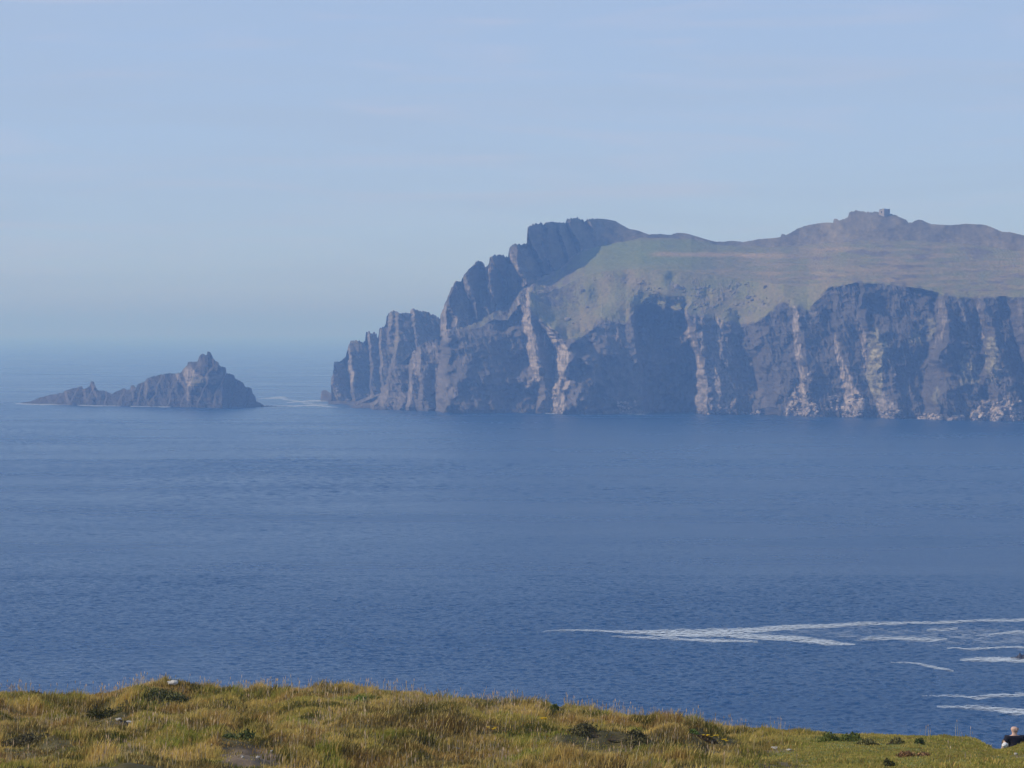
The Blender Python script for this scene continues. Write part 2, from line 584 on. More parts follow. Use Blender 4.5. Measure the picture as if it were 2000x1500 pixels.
L1P = [(640, 797), (664, 796.2), (688, 794), (697, 791), (717, 781), (744, 769.5), (755, 749), (760, 731), (773, 715), (788, 706.5), (796, 696), (811, 681.5), (823, 673), (849, 661), (861, 658), (873, 646),
       (893, 645), (917, 643), (937, 640), (955, 629), (964, 624), (980, 626), (992, 625), (1000, 610), (1015, 600), (1029, 601), (1042, 612), (1056, 627), (1070, 640), (1082, 650), (1108, 664), (1132, 661),
       (1158, 643), (1176, 624), (1200, 628), (1222, 632), (1238, 612), (1250, 597), (1264, 591), (1305, 600), (1337, 612), (1381, 620), (1425, 632), (1454, 637), (1475, 632), (1498, 615), (1515, 600), (1530, 592), (1549, 602), (1577, 607),
       (1595, 588), (1620, 567), (1644, 558), (1669, 553), (1715, 555), (1776, 561), (1831, 576), (1899, 584), (2000, 581), (2300, 590)]
MP = [(640, 760), (1030, 577), (1060, 572), (1100, 560), (1140, 538), (1180, 530), (1250, 524), (1350, 532), (1450, 547), (1520, 556), (1580, 560), (1620, 553), (1650, 549), (1715, 550), (1776, 556), (1850, 566), (1950, 572), (2000, 570), (2300, 580)]
L2P = [(861, 648), (880, 640), (917, 636), (940, 622), (955, 615), (975, 603), (995, 590), (1010, 575), (1016, 564), (1034, 552), (1057, 541), (1085, 529), (1103, 517), (1132, 491), (1176, 479), (1252, 465), (1290, 464), (1350, 466),
       (1400, 477), (1450, 479), (1500, 481), (1560, 480), (1620, 474), (1700, 468), (1800, 470), (1900, 478), (2000, 490), (2300, 540)]

us = np.concatenate([np.arange(641, 1140, 0.8), np.arange(1140, 2012, 1.0), np.arange(2012, 2300, 4.0)])
a = a_of(us, 620)
v0 = pl(WATER, us)
v1 = np.minimum(pl(L1P, us), v0 - 1.0)
vM = pl(MP, us)
v2 = pl(L2P, us)
rocky = np.clip(1 - sst(1130, 1180, us) + .25 + .5 * sst(1620, 1650, us) * (1 - sst(1770, 1790, us)), 0, 1)
v3 = pl(SKY, us) + rocky * (2.0 * fbm(us * 0.22, us * 0 + 2.2, 0, 4, .65) + 1.6 * np.sign(perlin(us * .31, us * 0 + 6.1)) * np.abs(perlin(us * .31, us * 0 + 6.1)) ** .4)
Y0 = sea_Y(v0)


def blur(y, n):
    k_ = np.exp(-(np.arange(-3 * n, 3 * n + 1) / n) ** 2 / 2)
    return np.convolve(np.pad(y, 3 * n, 'edge'), k_ / k_.sum(), 'valid')


Y0 = blur(Y0, 60)
Z0 = np.zeros_like(us)
run1 = pl([(640, 60), (700, 90), (760, 55), (860, 55), (1000, 60), (1100, 45), (1500, 45), (1700, 40), (2300, 40)], us)
Y1 = Y0 + run1
Z1 = z_at(v1, Y1)


def climb(vt, Ya, Za, ta):
    """point seen at height vt, reached from (Ya,Za) climbing with tangent ta"""
    qq = q_of(vt)
    Yb = (H - Za + Ya * ta) / (ta - qq)
    return Yb, z_at(vt, Yb)


left = us < 861
mid = (us >= 861) & (us < 1030)
YM, ZM = climb(vM, Y1, Z1, pl([(1030, .75), (1150, .8), (1500, .7), (1580, .5), (1650, .35), (2300, .35)], us))
YM = np.where(us > 1034, blur(YM, 14), YM)
ZM = z_at(vM, YM)
Y2, Z2 = climb(v2, YM, ZM, pl([(1030, .18), (1100, .17), (1200, .15), (1400, .13), (1700, .13), (2300, .13)], us))
# pinnacle spur behind the near buttress
Y2 = np.where(us > 1034, blur(Y2, 24), Y2)
Z2 = z_at(v2, Y2)
Ysp = pl([(640, 3440), (700, 3410), (760, 3380), (861, 3330)], us)
Y2 = np.where(left, Ysp, Y2)
Z2 = np.where(left, np.maximum(Z1 * 0.75, 1.0), Z2)
Yb, Zb = climb(v2, Y1, Z1, pl([(861, .10), (900, .12), (1000, .16), (1030, .3)], us))
Y2 = np.where(mid, Yb, Y2)
Z2 = np.where(mid, Zb, Z2)
bl = sst(1000, 1030, us)
YM = np.where(us < 1030, Y1 * .5 + Y2 * .5, YM)
ZM = np.where(us < 1030, Z1 * .5 + Z2 * .5, ZM)
ta3 = pl([(640, 2.2), (1000, 2.0), (1060, 1.6), (1130, 0.9), (1250, .45), (1400, .4), (1560, .33), (1640, .38), (1800, .36), (2300, .3)], us)
v3 = np.minimum(v3, np.where(left, 1e9, v2 - 1.0))
Y3, Z3 = climb(v3, Y2, Z2, ta3)
low = Z3 < Z2
Z3 = np.where(low, Z2 + .1, Z3)
Y4 = Y3 + 25 + Z3 * 0.5
Z4 = Z3 * 0.55
Y5 = Y4 + 60 + Z3 * 0.6
levels = [(Y0 - 4, Z0 - 5), (Y0, Z0), (Y1, Z1), (YM, ZM), (Y2, Z2), (Y3, Z3), (Y4, Z4), (Y5, Z0 - 5)]
# back of the crest: rounded over
rows = [3, 230, 90, 60, 90, 8, 6]
Yg, Zg, Sg, Tg = massif(us, levels, rows)
U = np.repeat(us[:, None], Yg.shape[1], 1)
Ag = np.repeat(a[:, None], Yg.shape[1], 1)
_, V = project(Ag * Yg, Yg, Zg)

ribs = [
    # pts (x, y, lit width), amplitude m, decay px, paleness painted on the lit side
    ([(862, 596, 8), (862, 640, 16), (866, 662, 14)], 10, 26, .55),
    ([(866, 650, 12), (856, 720, 14), (850, 806, 14)], 30, 170, .0),
    ([(1008, 584, 5), (1012, 602, 6), (1017, 627, 5)], 4, 10, .75),
    ([(1027, 556, 6), (1028, 578, 7), (1028, 600, 6)], 5, 12, .9),
    ([(1020, 600, 12), (1023, 628, 16), (1023, 655, 16), (1030, 690, 16), (1036, 715, 14), (1046, 748, 8)], 26, 34, .85),
    ([(1043, 655, 9), (1044, 697, 9), (1046, 728, 7)], 7, 14, .7),
    ([(1054, 624, 6), (1057, 648, 7), (1064, 676, 6)], 6, 16, .65),
    ([(1058, 634, 14), (1074, 660, 22), (1084, 690, 27), (1084, 718, 28), (1083, 745, 28), (1079, 768, 26), (1076, 800, 22)], 27, 130, .95),
    ([(1033, 734, 10), (1026, 764, 14)], 6, 20, .55),
    ([(947, 521, 8), (949, 559, 7), (955, 582, 7), (961, 603, 6)], 13, 42, .6),
    ([(992, 490, 6), (997, 508, 9), (1012, 536, 9)], 14, 46, .6),
    ([(1028, 446, 5), (1030, 476, 7), (1040, 488, 6), (1056, 512, 6)], 11, 40, .45),
    ([(1062, 498, 6), (1076, 529, 6)], 7, 30, .7),
    ([(898, 545, 10), (907, 556, 12), (922, 580, 9)], 9, 34, .4),
    ([(953, 503, 8), (956, 530, 8)], 9, 30, .2),
    ([(976, 540, 7), (983, 568, 7)], 5, 20, .3),
    ([(888, 622, 7), (891, 644, 6)], 4, 14, .55),
    ([(900, 688, 9), (900, 712, 9)], 4, 22, .3),
    ([(868, 752, 20), (868, 775, 22)], 5, 30, .22),
    ([(804, 688, 8), (805, 702, 10), (811, 724, 9), (812, 738, 7)], 9, 26, .7),
    ([(829, 683, 10), (828, 706, 12), (818, 722, 10), (814, 734, 8)], 7, 24, .45),
    ([(799, 745, 7), (797, 768, 7), (789, 796, 8)], 9, 40, .45),
    ([(752, 748, 6), (744, 770, 8), (722, 790, 8)], 6, 40, .3),
    ([(676, 676, 7), (678, 715, 7), (683, 727, 6), (684, 750, 6)], 14, 44, .75),
    ([(646, 735, 7), (646, 766, 10), (652, 783, 12)], 8, 24, .5),
    ([(714, 650, 7), (719, 680, 6)], 12, 40, .65),
    ([(738, 645, 5), (741, 692, 5), (741, 735, 6)], 8, 40, .3),
    ([(754, 612, 10), (756, 640, 8)], 9, 24, .3),
    ([(771, 632, 6), (768, 674, 6)], 8, 40, .35),
    ([(801, 605, 5), (804, 618, 5)], 8, 40, .6),
    ([(671, 766, 6), (671, 784, 8)], 4, 14, .8), ([(716, 768, 7), (714, 784, 8)], 4, 14, .8), ([(742, 762, 6), (738, 776, 7)], 4, 14, .7),
    ([(1159, 708, 4), (1159, 765, 4)], 3, 12, .55),
    ([(1199, 628, 6), (1203, 664, 7), (1212, 684, 6)], 6, 30, .45),
    ([(1311, 604, 6), (1315, 643, 5)], 5, 10, .5),
    ([(1337, 612, 9), (1338, 649, 9), (1346, 671, 10), (1356, 700, 12), (1358, 722, 12)], 14, 34, .95),
    ([(1362, 618, 8), (1364, 662, 9), (1370, 686, 8)], 8, 24, .7),
    ([(1353, 618, 5), (1357, 660, 5)], 4, 12, .6),
    ([(1396, 618, 13), (1398, 670, 14), (1395, 716, 13)], 14, 60, .6),
    ([(1390, 690, 6), (1380, 714, 7)], 4, 16, .4),
    ([(1415, 706, 6), (1417, 735, 7), (1426, 748, 7), (1431, 772, 7), (1426, 794, 8)], 9, 80, .6),
    ([(1396, 728, 7), (1398, 800, 7)], 5, 18, .4),
    ([(1354, 722, 12), (1356, 807, 12)], 16, 60, .4),
    ([(1545, 598, 9), (1549, 622, 8), (1551, 656, 11), (1554, 695, 11), (1561, 724, 10), (1564, 752, 10)], 11, 60, 1.0),
    ([(1627, 656, 5), (1632, 690, 9), (1636, 714, 16), (1641, 744, 24), (1648, 772, 30), (1650, 806, 36)], 15, 46, .9),
    ([(1669, 620, 8), (1683, 656, 9), (1682, 676, 9), (1686, 726, 9)], 9, 16, .75),
    ([(1697, 642, 24), (1695, 680, 30), (1690, 730, 32), (1700, 765, 26), (1716, 806, 24)], 20, 80, .0),
    ([(1743, 708, 3), (1747, 735, 3)], 2, 8, .8),
    ([(1830, 585, 14), (1836, 628, 14), (1828, 656, 10), (1822, 692, 10)], 11, 60, .5),
    ([(1870, 588, 8), (1882, 621, 9), (1887, 650, 9)], 7, 34, .45),
    ([(1908, 596, 7), (1909, 645, 7), (1920, 666, 7)], 8, 40, .85),
    ([(1880, 690, 18), (1876, 750, 22)], 9, 44, .0),
    ([(1922, 660, 22), (1918, 700, 24), (1930, 752, 22)], 11, 60, .0),
    ([(1904, 750, 5), (1906, 772, 6), (1921, 791, 6)], 5, 24, .6),
    ([(1965, 740, 10), (1955, 800, 20)], 7, 40, .45),
    ([(1985, 590, 10), (1988, 660, 12)], 6, 60, .2),
    ([(1660, 560, 6), (1664, 600, 6)], 5, 30, .15),
    ([(1740, 560, 8), (1748, 610, 8)], 5, 50, .15),
]
uf, vf = U.ravel(), V.ravel()
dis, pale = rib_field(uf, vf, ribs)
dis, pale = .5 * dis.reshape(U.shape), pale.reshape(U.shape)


def recess(lft, rgt, top, bot, depth, wl, wr):
    xl = np.interp(V, [p[0] for p in lft], [p[1] for p in lft]) + 2 * perlin(V * .08, U * 0, 1.7)
    xr = np.interp(V, [p[0] for p in rgt], [p[1] for p in rgt])
    m = sst(0, 1, (U - xl) / wl) * sst(0, 1, (xr - U) / wr + .5) * sst(top - 12, top + 14, V) * (1 - sst(bot - 5, bot + 5, V))
    return depth * m


# the deep shaded gully and the hollows in the slope
dis -= recess([(590, 1236), (666, 1240), (724, 1250), (777, 1256), (810, 1263)], [(590, 1300), (619, 1336), (649, 1342), (688, 1352), (724, 1358), (810, 1360)], 604, 900, 46, 7, 26)
for (x, y, rx, ry, dp) in [(1172, 580, 20, 30, 16), (1262, 572, 24, 34, 20), (1381, 575, 9, 14, 6), (1518, 592, 13, 12, 9), (1601, 585, 16, 16, 8), (1228, 545, 12, 12, 6), (1312, 545, 10, 10, 6),
                           (1640, 600, 26, 40, 6), (1470, 720, 40, 60, 10), (1600, 680, 20, 60, 4), (1790, 740, 36, 50, 8)]:
    q = ((U - x) / rx) ** 2 + ((V - y) / ry) ** 2
    dis -= dp * np.exp(-q)



def saw(lines, K, lo, hi, lf=0.0):
    """stepped buttresses: every step comes forward on a left-facing wall, then the face runs back to the right"""
    wob_ = [6 * perlin(U * 0, V * .022, 5.2 + 3.7 * j_) + 2.5 * perlin(U * 0, V * .07, 9.2 + 2.3 * j_) + 1.2 * perlin(U * 0, V * .2, 1.2 + 2.3 * j_) for j_ in range(len(lines))]
    Ku = K * (1.0 + lf * (U < 850))
    xs_ = [np.interp(V, [p_[1] for p_ in L_], [p_[0] for p_ in L_]) + wob_[i_] for i_, L_ in enumerate(lines)]
    ws_ = [np.interp(V, [p_[1] for p_ in L_], [p_[2] for p_ in L_]) * np.clip(1 + .9 * perlin(U * 0, V * .03, 3.3 * j_ + .4), .45, 2.2) for j_, L_ in enumerate(lines)]
    xs_ = [np.full_like(U, lo)] + xs_ + [np.full_like(U, hi)]
    ws_ = [np.full_like(U, 4.0)] + ws_ + [np.full_like(U, 4.0)]
    out_ = np.zeros_like(U)
    for i_ in range(len(xs_) - 1):
        s0 = xs_[i_] + ws_[i_]
        s1 = np.maximum(xs_[i_ + 1], s0 + 1)
        half = (s1 - s0) * .5
        a_in = (U >= s0) & (U < s1)
        out_ = np.where(a_in, Ku * (s0 + half - U), out_)
        if i_ + 2 < len(xs_):
            e1 = xs_[i_ + 1] + ws_[i_ + 1]
            n1_ = np.maximum(xs_[i_ + 2], e1 + 1)
            h1 = (n1_ - e1) * .5
            t_ = np.clip((U - s1) / np.maximum(e1 - s1, 1), 0, 1)
            out_ = np.where((U >= s1) & (U < e1), Ku * (-half + (h1 + half) * t_), out_)
    return out_


main_steps = [
    [(752, 748, 7), (722, 790, 9)], [(799, 745, 7), (797, 768, 7), (789, 796, 8)], [(812, 690, 8), (816, 738, 8), (816, 806, 8)],
    [(868, 640, 10), (858, 720, 15), (852, 806, 16)],
    [(1012, 600, 14), (1023, 655, 16), (1030, 690, 16), (1046, 748, 12), (1046, 806, 8)], [(1054, 630, 16), (1084, 690, 26), (1083, 745, 28), (1076, 806, 22)],
    [(1338, 612, 12), (1342, 649, 12), (1356, 700, 20), (1356, 806, 26)], [(1440, 628, 40), (1462, 700, 46), (1488, 806, 50)],
    [(1545, 598, 9), (1554, 695, 12), (1564, 752, 12), (1562, 806, 12)], [(1627, 656, 7), (1636, 714, 16), (1648, 772, 28), (1650, 806, 34)],
    [(1676, 620, 9), (1690, 680, 34), (1690, 730, 34), (1714, 806, 26)], [(1826, 585, 24), (1822, 656, 26), (1808, 700, 40), (1800, 806, 50)],
    [(1909, 596, 8), (1920, 666, 20), (1924, 752, 24), (1930, 806, 24)], [(1965, 590, 30), (1996, 700, 34), (2010, 806, 40)],
    [(2060, 590, 14), (2070, 806, 20)], [(2160, 590, 14), (2150, 806, 20)],
]
spur_steps = [[(676, 676, 6), (679, 715, 7), (684, 750, 7)], [(714, 650, 6), (720, 680, 6), (722, 760, 5)], [(738, 645, 5), (742, 735, 6)], [(755, 612, 9), (758, 640, 7), (762, 740, 5)], [(772, 632, 6), (769, 700, 6)], [(802, 605, 5), (808, 640, 4), (812, 690, 3)]]
crag_steps = [[(872, 610, 12), (876, 650, 12)], [(900, 545, 9), (908, 556, 11), (924, 600, 9)], [(947, 521, 7), (949, 559, 7), (955, 582, 7), (963, 610, 6)], [(956, 503, 7), (978, 545, 7), (984, 590, 6)],
              [(992, 490, 6), (997, 508, 9), (1014, 545, 9)], [(1027, 446, 7), (1030, 476, 9), (1040, 490, 8), (1058, 530, 8)], [(1058, 436, 7), (1062, 480, 10), (1078, 535, 8)], [(1082, 432, 8), (1094, 470, 9), (1106, 515, 8)], [(1106, 428, 8), (1118, 470, 9), (1130, 500, 8)], [(1142, 430, 9), (1160, 480, 9)]]
sw = saw(main_steps, .37, 636, 2320, 1.7) * np.clip(.35 * sst(860, 880, U) * (1 - sst(1010, 1030, U)) + .82 + .8 * fbm(U / 45, V / 45, 21.0, 3), .1, 1.5)
wmain = np.where(Sg <= 1, 1.0, np.where(Sg == 2, np.where(U < 1010, 0, (1 - sst(0, .45, Tg)) * (1 - .6 * sst(1030, 1060, U) * (1 - sst(1160, 1240, U)))), 0))
dis += sw * wmain
dis += np.where(U < 861, saw(spur_steps, .85, 636, 861), 0) * ((Sg == 4) | (Sg == 3)) * (U < 861)
dis += saw(crag_steps, .80, 858, 1190) * np.where((Sg == 4) & (U >= 861), 1 - sst(1110, 1190, U), 0)
segc = Sg == 1
X_ = Ag * Yg
# strata: the crags lean to the right as they go down, the cliffs are nearly upright
Yf = Yg
lean = .34 - .10 * sst(1130, 1300, U)
su = U * 0.53 + lean * Zg
bed = (Zg * .93 + U * .06 + 5 * fbm(U / 30, Zg / 60, 51.0, 3)) / 7.5
ledge = np.abs((bed % 1.0) - .5) * 2
rough = 1.25 * (1.1 * ledge ** 3 + 6.0 * (ridged(su / 34, Zg / 110, U * 0 + 2.0, 4) - .6) + 2.6 * fbm(su / 9, Zg / 22, 4.4, 4) + 2.0 * (ridged(su / 5.2, Zg / 9, 9.4, 4) - .6) + 4.0 * np.maximum(ridged(su / 26, Zg / 46, 19.4, 3) - .78, 0) * -4
         + 0.9 * fbm(su / 30, Zg / 5, 6.6, 3))
rock_w = np.where(Sg <= 1, 1.0, 0.0)
rock_w = np.where(Sg == 2, np.where(U < 1030, 1.0, 1 - sst(0.0, 0.10, Tg) * .9), rock_w)
rock_w = np.where(Sg == 3, np.where(U < 1030, 0.5, 0.03 + .4 * (1 - sst(1060, 1150, U))), rock_w)
crag = 1 - sst(1060, 1230, U + 14 * fbm(U * .03, V * .03, 1.1))
rock_w = np.where(Sg >= 4, np.maximum(crag, 0.06), rock_w)
outc = sst(0.10, 0.35, fbm(U / 16, V / 12, 5.5, 4)) * np.where(Sg == 2, 1, 0) * sst(1190, 1260, U) * (1 - sst(1480, 1530, U)) * sst(536, 556, V)
outc += .5 * sst(0.45, 0.6, fbm(U / 9, V / 7, 15.5, 4)) * np.where(Sg == 2, 1, 0) * sst(1030, 1100, U) * (1 - sst(1200, 1260, U))
outc = np.clip(outc, 0, 1)
dis = dis + rough * np.maximum(rock_w, outc * .25) + outc * .7 * (1.2 + 2.5 * fbm(U / 6, V / 5, 2.5, 3))
fade = np.where(Sg >= 5, 0.3 * (1 - Tg) * (Sg == 5), 1.0)
dis *= fade
Yd = Yg - dis
# gentle relief on turf
zt = np.where((Sg == 2) | (Sg == 3) | (Sg == 4), 1 - rock_w, 0) * (1.3 * fbm(X_ / 40, Yg / 40, 3.0, 4) + .5 * fbm(X_ / 9, Yg / 9, 1.0, 3))
zt = zt + np.where(((Sg == 3) | (Sg == 2)) & (U < 1120), 4.0 * fbm(X_ / 16, Yg / 22, 8.0, 4) * (1 - sst(1040, 1120, U)) * np.where(Sg == 2, Tg, 1), 0) * (U > 868)
zt = zt * np.where(Sg == 4, 1 - Tg, 1) * np.where(U < 868, 0, 1)
Zd = Zg + zt
side = (2.2 * fbm(Zg / 16, U / 60, 41.0, 3) + 1.0 * fbm(Zg / 5, U / 12, 43.0, 3)) * np.maximum(rock_w, 0) * np.where(Sg >= 5, 0, 1)
Xd = Ag * Yd + side * Yd / F

# ---- colours (turf, moor, dry field, bare and pale rock; some sunlight and shade painted in)
n_a = fbm(U / 30, V / 30, 1.5, 4)
n_b = fbm(U / 7, V / 7, 2.5, 4)
n_v = fbm(su / 12, Zg / 50, 7.5, 4)
col = ROCK + (ROCK2 - ROCK) * np.clip(.35 + .6 * n_v + .3 * n_b, 0, 1)[..., None]
col = col * (1 - .26 * sst(1430, 1500, U) - .12 * sst(850, 880, U) * (1 - sst(1010, 1040, U)))[..., None]  # shade put into the rock colour where these faces catch too much sun
# turf slope between cliff edge and brow, then plateau
edge = V - np.interp(U, us, v1)
tm = sst(-3, 5, -edge + 9 * fbm(U / 18, V / 26, 3.5, 4)) * np.where(U < 1012, 0, 1) * (Sg >= 1)
tm = np.where(Sg >= 4, np.maximum(1 - crag, sst(.1, .5, n_a) * .5), tm)
tm = np.where(Sg >= 5, 1 - crag, tm)
turf = TURF + (MOOR - TURF) * np.clip(.45 + .8 * n_a + .3 * n_b, 0, 1)[..., None]
# streaky fields on the plateau
st_ = fbm(U / 130, V / 5.5, 6.5, 4) * .9 + fbm(U / 46, V / 3.0, 2.5, 3) * .5
fieldw = np.clip(sst(1180, 1330, U) * sst(556, 540, V + 10 * sst(1500, 1600, U) * -1) if False else sst(1180, 1330, U), 0, 1) * np.where((Sg == 3) | (Sg == 4), 1, 0)
dry = np.clip(st_ * 1.3 + .25 * sst(1380, 1600, U), 0, 1) * fieldw
turf = turf + (TAN - turf) * (dry * .75)[..., None]
heath = np.clip(sst(.1, .5, fbm(U / 60, V / 9, 12.5, 4)) * fieldw * sst(1430, 1650, U), 0, 1)
turf = turf + (np.array((.13, .10, .085)) - turf) * (heath * .8)[..., None]
green = sst(1110, 1160, U) * (1 - sst(1330, 1420, U)) * sst(462, 474, V) * (1 - sst(505, 545, V)) * (Sg == 3)
turf = turf + (np.array((.165, .19, .062)) - turf) * (green * (.75 + .3 * n_a))[..., None].clip(0, 1)
lightband = np.exp(-((V - (497 + (U - 1300) * .012)) / 4.0) ** 2) * sst(1250, 1300, U) * (1 - sst(1440, 1640, U)) * (Sg == 3)
turf = turf + (np.array((.40, .27, .15)) - turf) * (lightband * .8)[..., None]
hill = (Sg == 4) & (U > 1130)
turf = np.where(hill[..., None], np.array((.155, .125, .08)) * (1 + .45 * n_a + .3 * n_b)[..., None], turf)
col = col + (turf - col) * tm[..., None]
rk = np.clip(outc * sst(-.1, .3, n_b) * 1.2, 0, 1)
col = col + ((ROCK2 * 1.15) - col) * (rk * .7)[..., None]
# green ledges under the crags, their rock painted darker to dim the sunlight
led = ((Sg == 2) | (Sg == 3)) & (U < 1030) & (U > 868)
strip = ((Sg == 3) | ((Sg == 2) & (Tg > .6))) * sst(1005, 1025, U) * (1 - sst(1090, 1170, U)) * np.clip(.55 + 1.1 * n_b + .5 * n_a, 0, 1)
col = col + (ROCK2 * .75 - col) * strip[..., None]
col = np.where(led[..., None], (ROCK * .8 + ROCK2 * .1) * (1 + .5 * n_b)[..., None], col)
ledw = np.clip(.05 + .7 * n_b + .55 * np.exp(-((U - 945) / 20) ** 2), 0, .8) * led
col = col + (HERB * np.array((.72, .78, .65)) - col) * ledw[..., None]
lipw = np.exp(-((V - (np.interp(U, us, v2))) / 3.5) ** 2) * sst(1012, 1030, U) * (1 - sst(1120, 1180, U)) * sst(-.2, .2, n_b)
col = col + (PINK * .8 - col) * (lipw * .7)[..., None]
# pale rock, with sunlight painted brighter onto the left faces of the ribs
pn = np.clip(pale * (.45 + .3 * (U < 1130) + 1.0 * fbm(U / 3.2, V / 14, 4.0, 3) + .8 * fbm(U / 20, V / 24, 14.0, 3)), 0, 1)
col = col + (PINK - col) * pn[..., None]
for poly, c_, s_ in [
    ([(1707, 640), (1730, 660), (1734, 687), (1724, 714), (1724, 762), (1734, 791), (1722, 806), (1715, 787), (1699, 762), (1690, 733), (1699, 704), (1699, 679), (1693, 664)], HERB * 1.15, 1),
    ([(1784, 640), (1807, 635), (1797, 656), (1801, 675), (1774, 670)], HERB * .9, 2),
    ([(1815, 623), (1832, 623), (1826, 648), (1818, 668), (1810, 664)], HERB * .8, 3),
    ([(1880, 687), (1903, 705), (1913, 749), (1878, 753), (1876, 714)], HERB * .95, 4),
    ([(1929, 658), (1948, 664), (1948, 695), (1956, 749), (1932, 751), (1921, 695)], HERB * 1.0, 5),
    ([(1832, 751), (1838, 772), (1832, 793), (1820, 778)], HERB * .8, 6),
    ([(1567, 746), (1575, 770), (1598, 806), (1590, 815), (1534, 813), (1542, 780), (1556, 756)], PINK * .95, 7),
    ([(1640, 735), (1660, 760), (1684, 800), (1684, 816), (1648, 816), (1650, 780)], PINK * .85, 8),
    ([(1724, 762), (1745, 785), (1768, 817), (1716, 817), (1712, 790)], ROCK2 * 1.5, 9),
    ([(1797, 812), (1836, 810), (1842, 821), (1796, 822)], PINK * .8, 10),
    ([(1860, 814), (1876, 812), (1880, 822), (1856, 822)], PINK * .7, 11),
    ([(1905, 790), (1935, 785), (1965, 770), (1985, 790), (2010, 795), (2010, 824), (1895, 823)], PINK * .72, 12),
    ([(1360, 720), (1420, 712), (1432, 770), (1425, 806), (1360, 807)], ROCK2 * 1.35, 13),
    ([(1193, 804), (1225, 793), (1250, 781), (1245, 790), (1222, 800), (1200, 806)], PINK * .75, 14),
    ([(1180, 800), (1255, 800), (1262, 808), (1180, 808)], ROCK2 * 1.2, 16),
    ([(1552, 619), (1600, 609), (1600, 611), (1554, 622)], PINK * .9, 15),
    ([(808, 690), (850, 665), (858, 680), (850, 712), (832, 730), (815, 735)], ROCK2 * .95, 17),
    ([(862, 600), (880, 610), (892, 640), (868, 646), (855, 662)], ROCK2 * 1.5, 18),
    ([(700, 785), (780, 745), (800, 760), (790, 795), (705, 795)], ROCK2 * .9, 19),
]:
    mk = poly_mask(uf, vf, poly, 3.0, s_, 4.0).reshape(U.shape) * np.where(Sg <= 2, 1, 0)
    mk = np.clip(mk * (.8 + .7 * n_b), 0, 1)
    col = col + (c_ * (1 + .5 * n_b)[..., None].clip(.5, 1.5) - col) * mk[..., None]
# wet dark zone at the waterline
wet = np.exp(-np.clip(Zg, 0, 99) / 3.0) * (.6 + .4 * n_b)
col = col * (1 - .55 * np.clip(wet, 0, 1)[..., None])
# scattered dark scrub and outcrop flecks on the turf slope
flk = sst(.42, .55, fbm(U / 5.5, V / 4, 31.5, 3)) * tm * (Sg == 2)
col = col * (1 - .3 * flk[..., None])
col = np.clip(col, .012, .62)
P = np.stack([Xd, Yd, Zd], 2)
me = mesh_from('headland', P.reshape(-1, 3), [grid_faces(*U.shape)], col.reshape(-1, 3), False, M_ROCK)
tag(link('headland', me), kind='structure')
HL = dict(P=P, U=U, V=V, us=us, Y3=Y3, Z3=Z3)


def on_headland(u, v):
    c = int(np.argmin(np.abs(us - u)))
    vis = np.nonzero((Sg[c] >= 1) & (Sg[c] <= 4))[0]
    r = vis[np.argmin(np.abs(V[c, vis] - v))]
    return P[c, r]


# ---- fallen blocks along the foot of the cliff (too many to count)
def rock_proto(seed, sub=1):
    bm = bmesh.new()
    bmesh.ops.create_icosphere(bm, subdivisions=sub, radius=1.0)
    rg = np.random.default_rng(seed)
    for v_ in bm.verts:
        n_ = perlin(np.array([v_.co.x * 1.3 + seed]), np.array([v_.co.y * 1.3]), np.array([v_.co.z * 1.3]))[0]
        v_.co *= 1 + .45 * n_ + rg.normal() * .07
    bm.verts.ensure_lookup_table()
    vv = np.array([v_.co[:] for v_ in bm.verts])
    ff = np.array([[x.index for x in f.verts] for f in bm.faces])
    bm.free()
    return vv, ff


protos = [rock_proto(i + 1) for i in range(6)]
cv, cf, cc, off = [], [], [], 0
rg = np.random.default_rng(77)
fields = [(1537, 1600, 790, 814, 150), (1548, 1590, 770, 800, 60), (1566, 1586, 720, 770, 20), (1646, 1688, 796, 816, 110), (1655, 1685, 770, 800, 50), (1620, 1642, 772, 786, 26), (1610, 1640, 792, 804, 14),
          (1716, 1768, 800, 817, 90), (1797, 1842, 810, 821, 100), (1856, 1882, 812, 821, 50), (1898, 2012, 806, 823, 330), (1925, 2000, 785, 808, 80), (1440, 1500, 805, 811, 16),
          (1080, 1092, 760, 790, 18), (1070, 1100, 795, 807, 26), (1205, 1245, 784, 804, 30), (1360, 1430, 796, 808, 40), (1260, 1380, 556, 606, 46), (1460, 1500, 560, 600, 14), (1100, 1180, 560, 640, 12),
          (660, 800, 783, 798, 50), (1935, 1955, 715, 745, 20)]
for (xa, xb, ya, yb, n_) in fields:
    for _ in range(n_):
        u_, v_ = rg.uniform(xa, xb), rg.uniform(ya, yb)
        p_ = on_headland(u_, v_)
        pv_, pf_ = protos[rg.integers(6)]
        s_ = np.exp(rg.normal(-.25, .5)) * 1.3
        sc_ = s_ * rg.uniform(.6, 1.4, 3) * np.array([1, 1, .75])
        th = rg.uniform(0, 6.28)
        rm = np.array([[math.cos(th), -math.sin(th), 0], [math.sin(th), math.cos(th), 0], [0, 0, 1]])
        cv.append((pv_ * sc_) @ rm.T + p_ + np.array([0, -.3 * s_, .15 * s_]))
        cf.append(pf_ + off)
        base = PINK if rg.random() < .72 and v_ > 650 else ROCK2
        if u_ < 1000 or 540 < v_ < 645:
            base = ROCK2
        cc.append(np.repeat((base * rg.uniform(.65, 1.45))[None], len(pv_), 0))
        off += len(pv_)
me = mesh_from('scree', np.concatenate(cv), [np.concatenate(cf)], np.clip(np.concatenate(cc), 0, .7), False, M_SCREE)
tag(link('scree', me), kind='stuff')


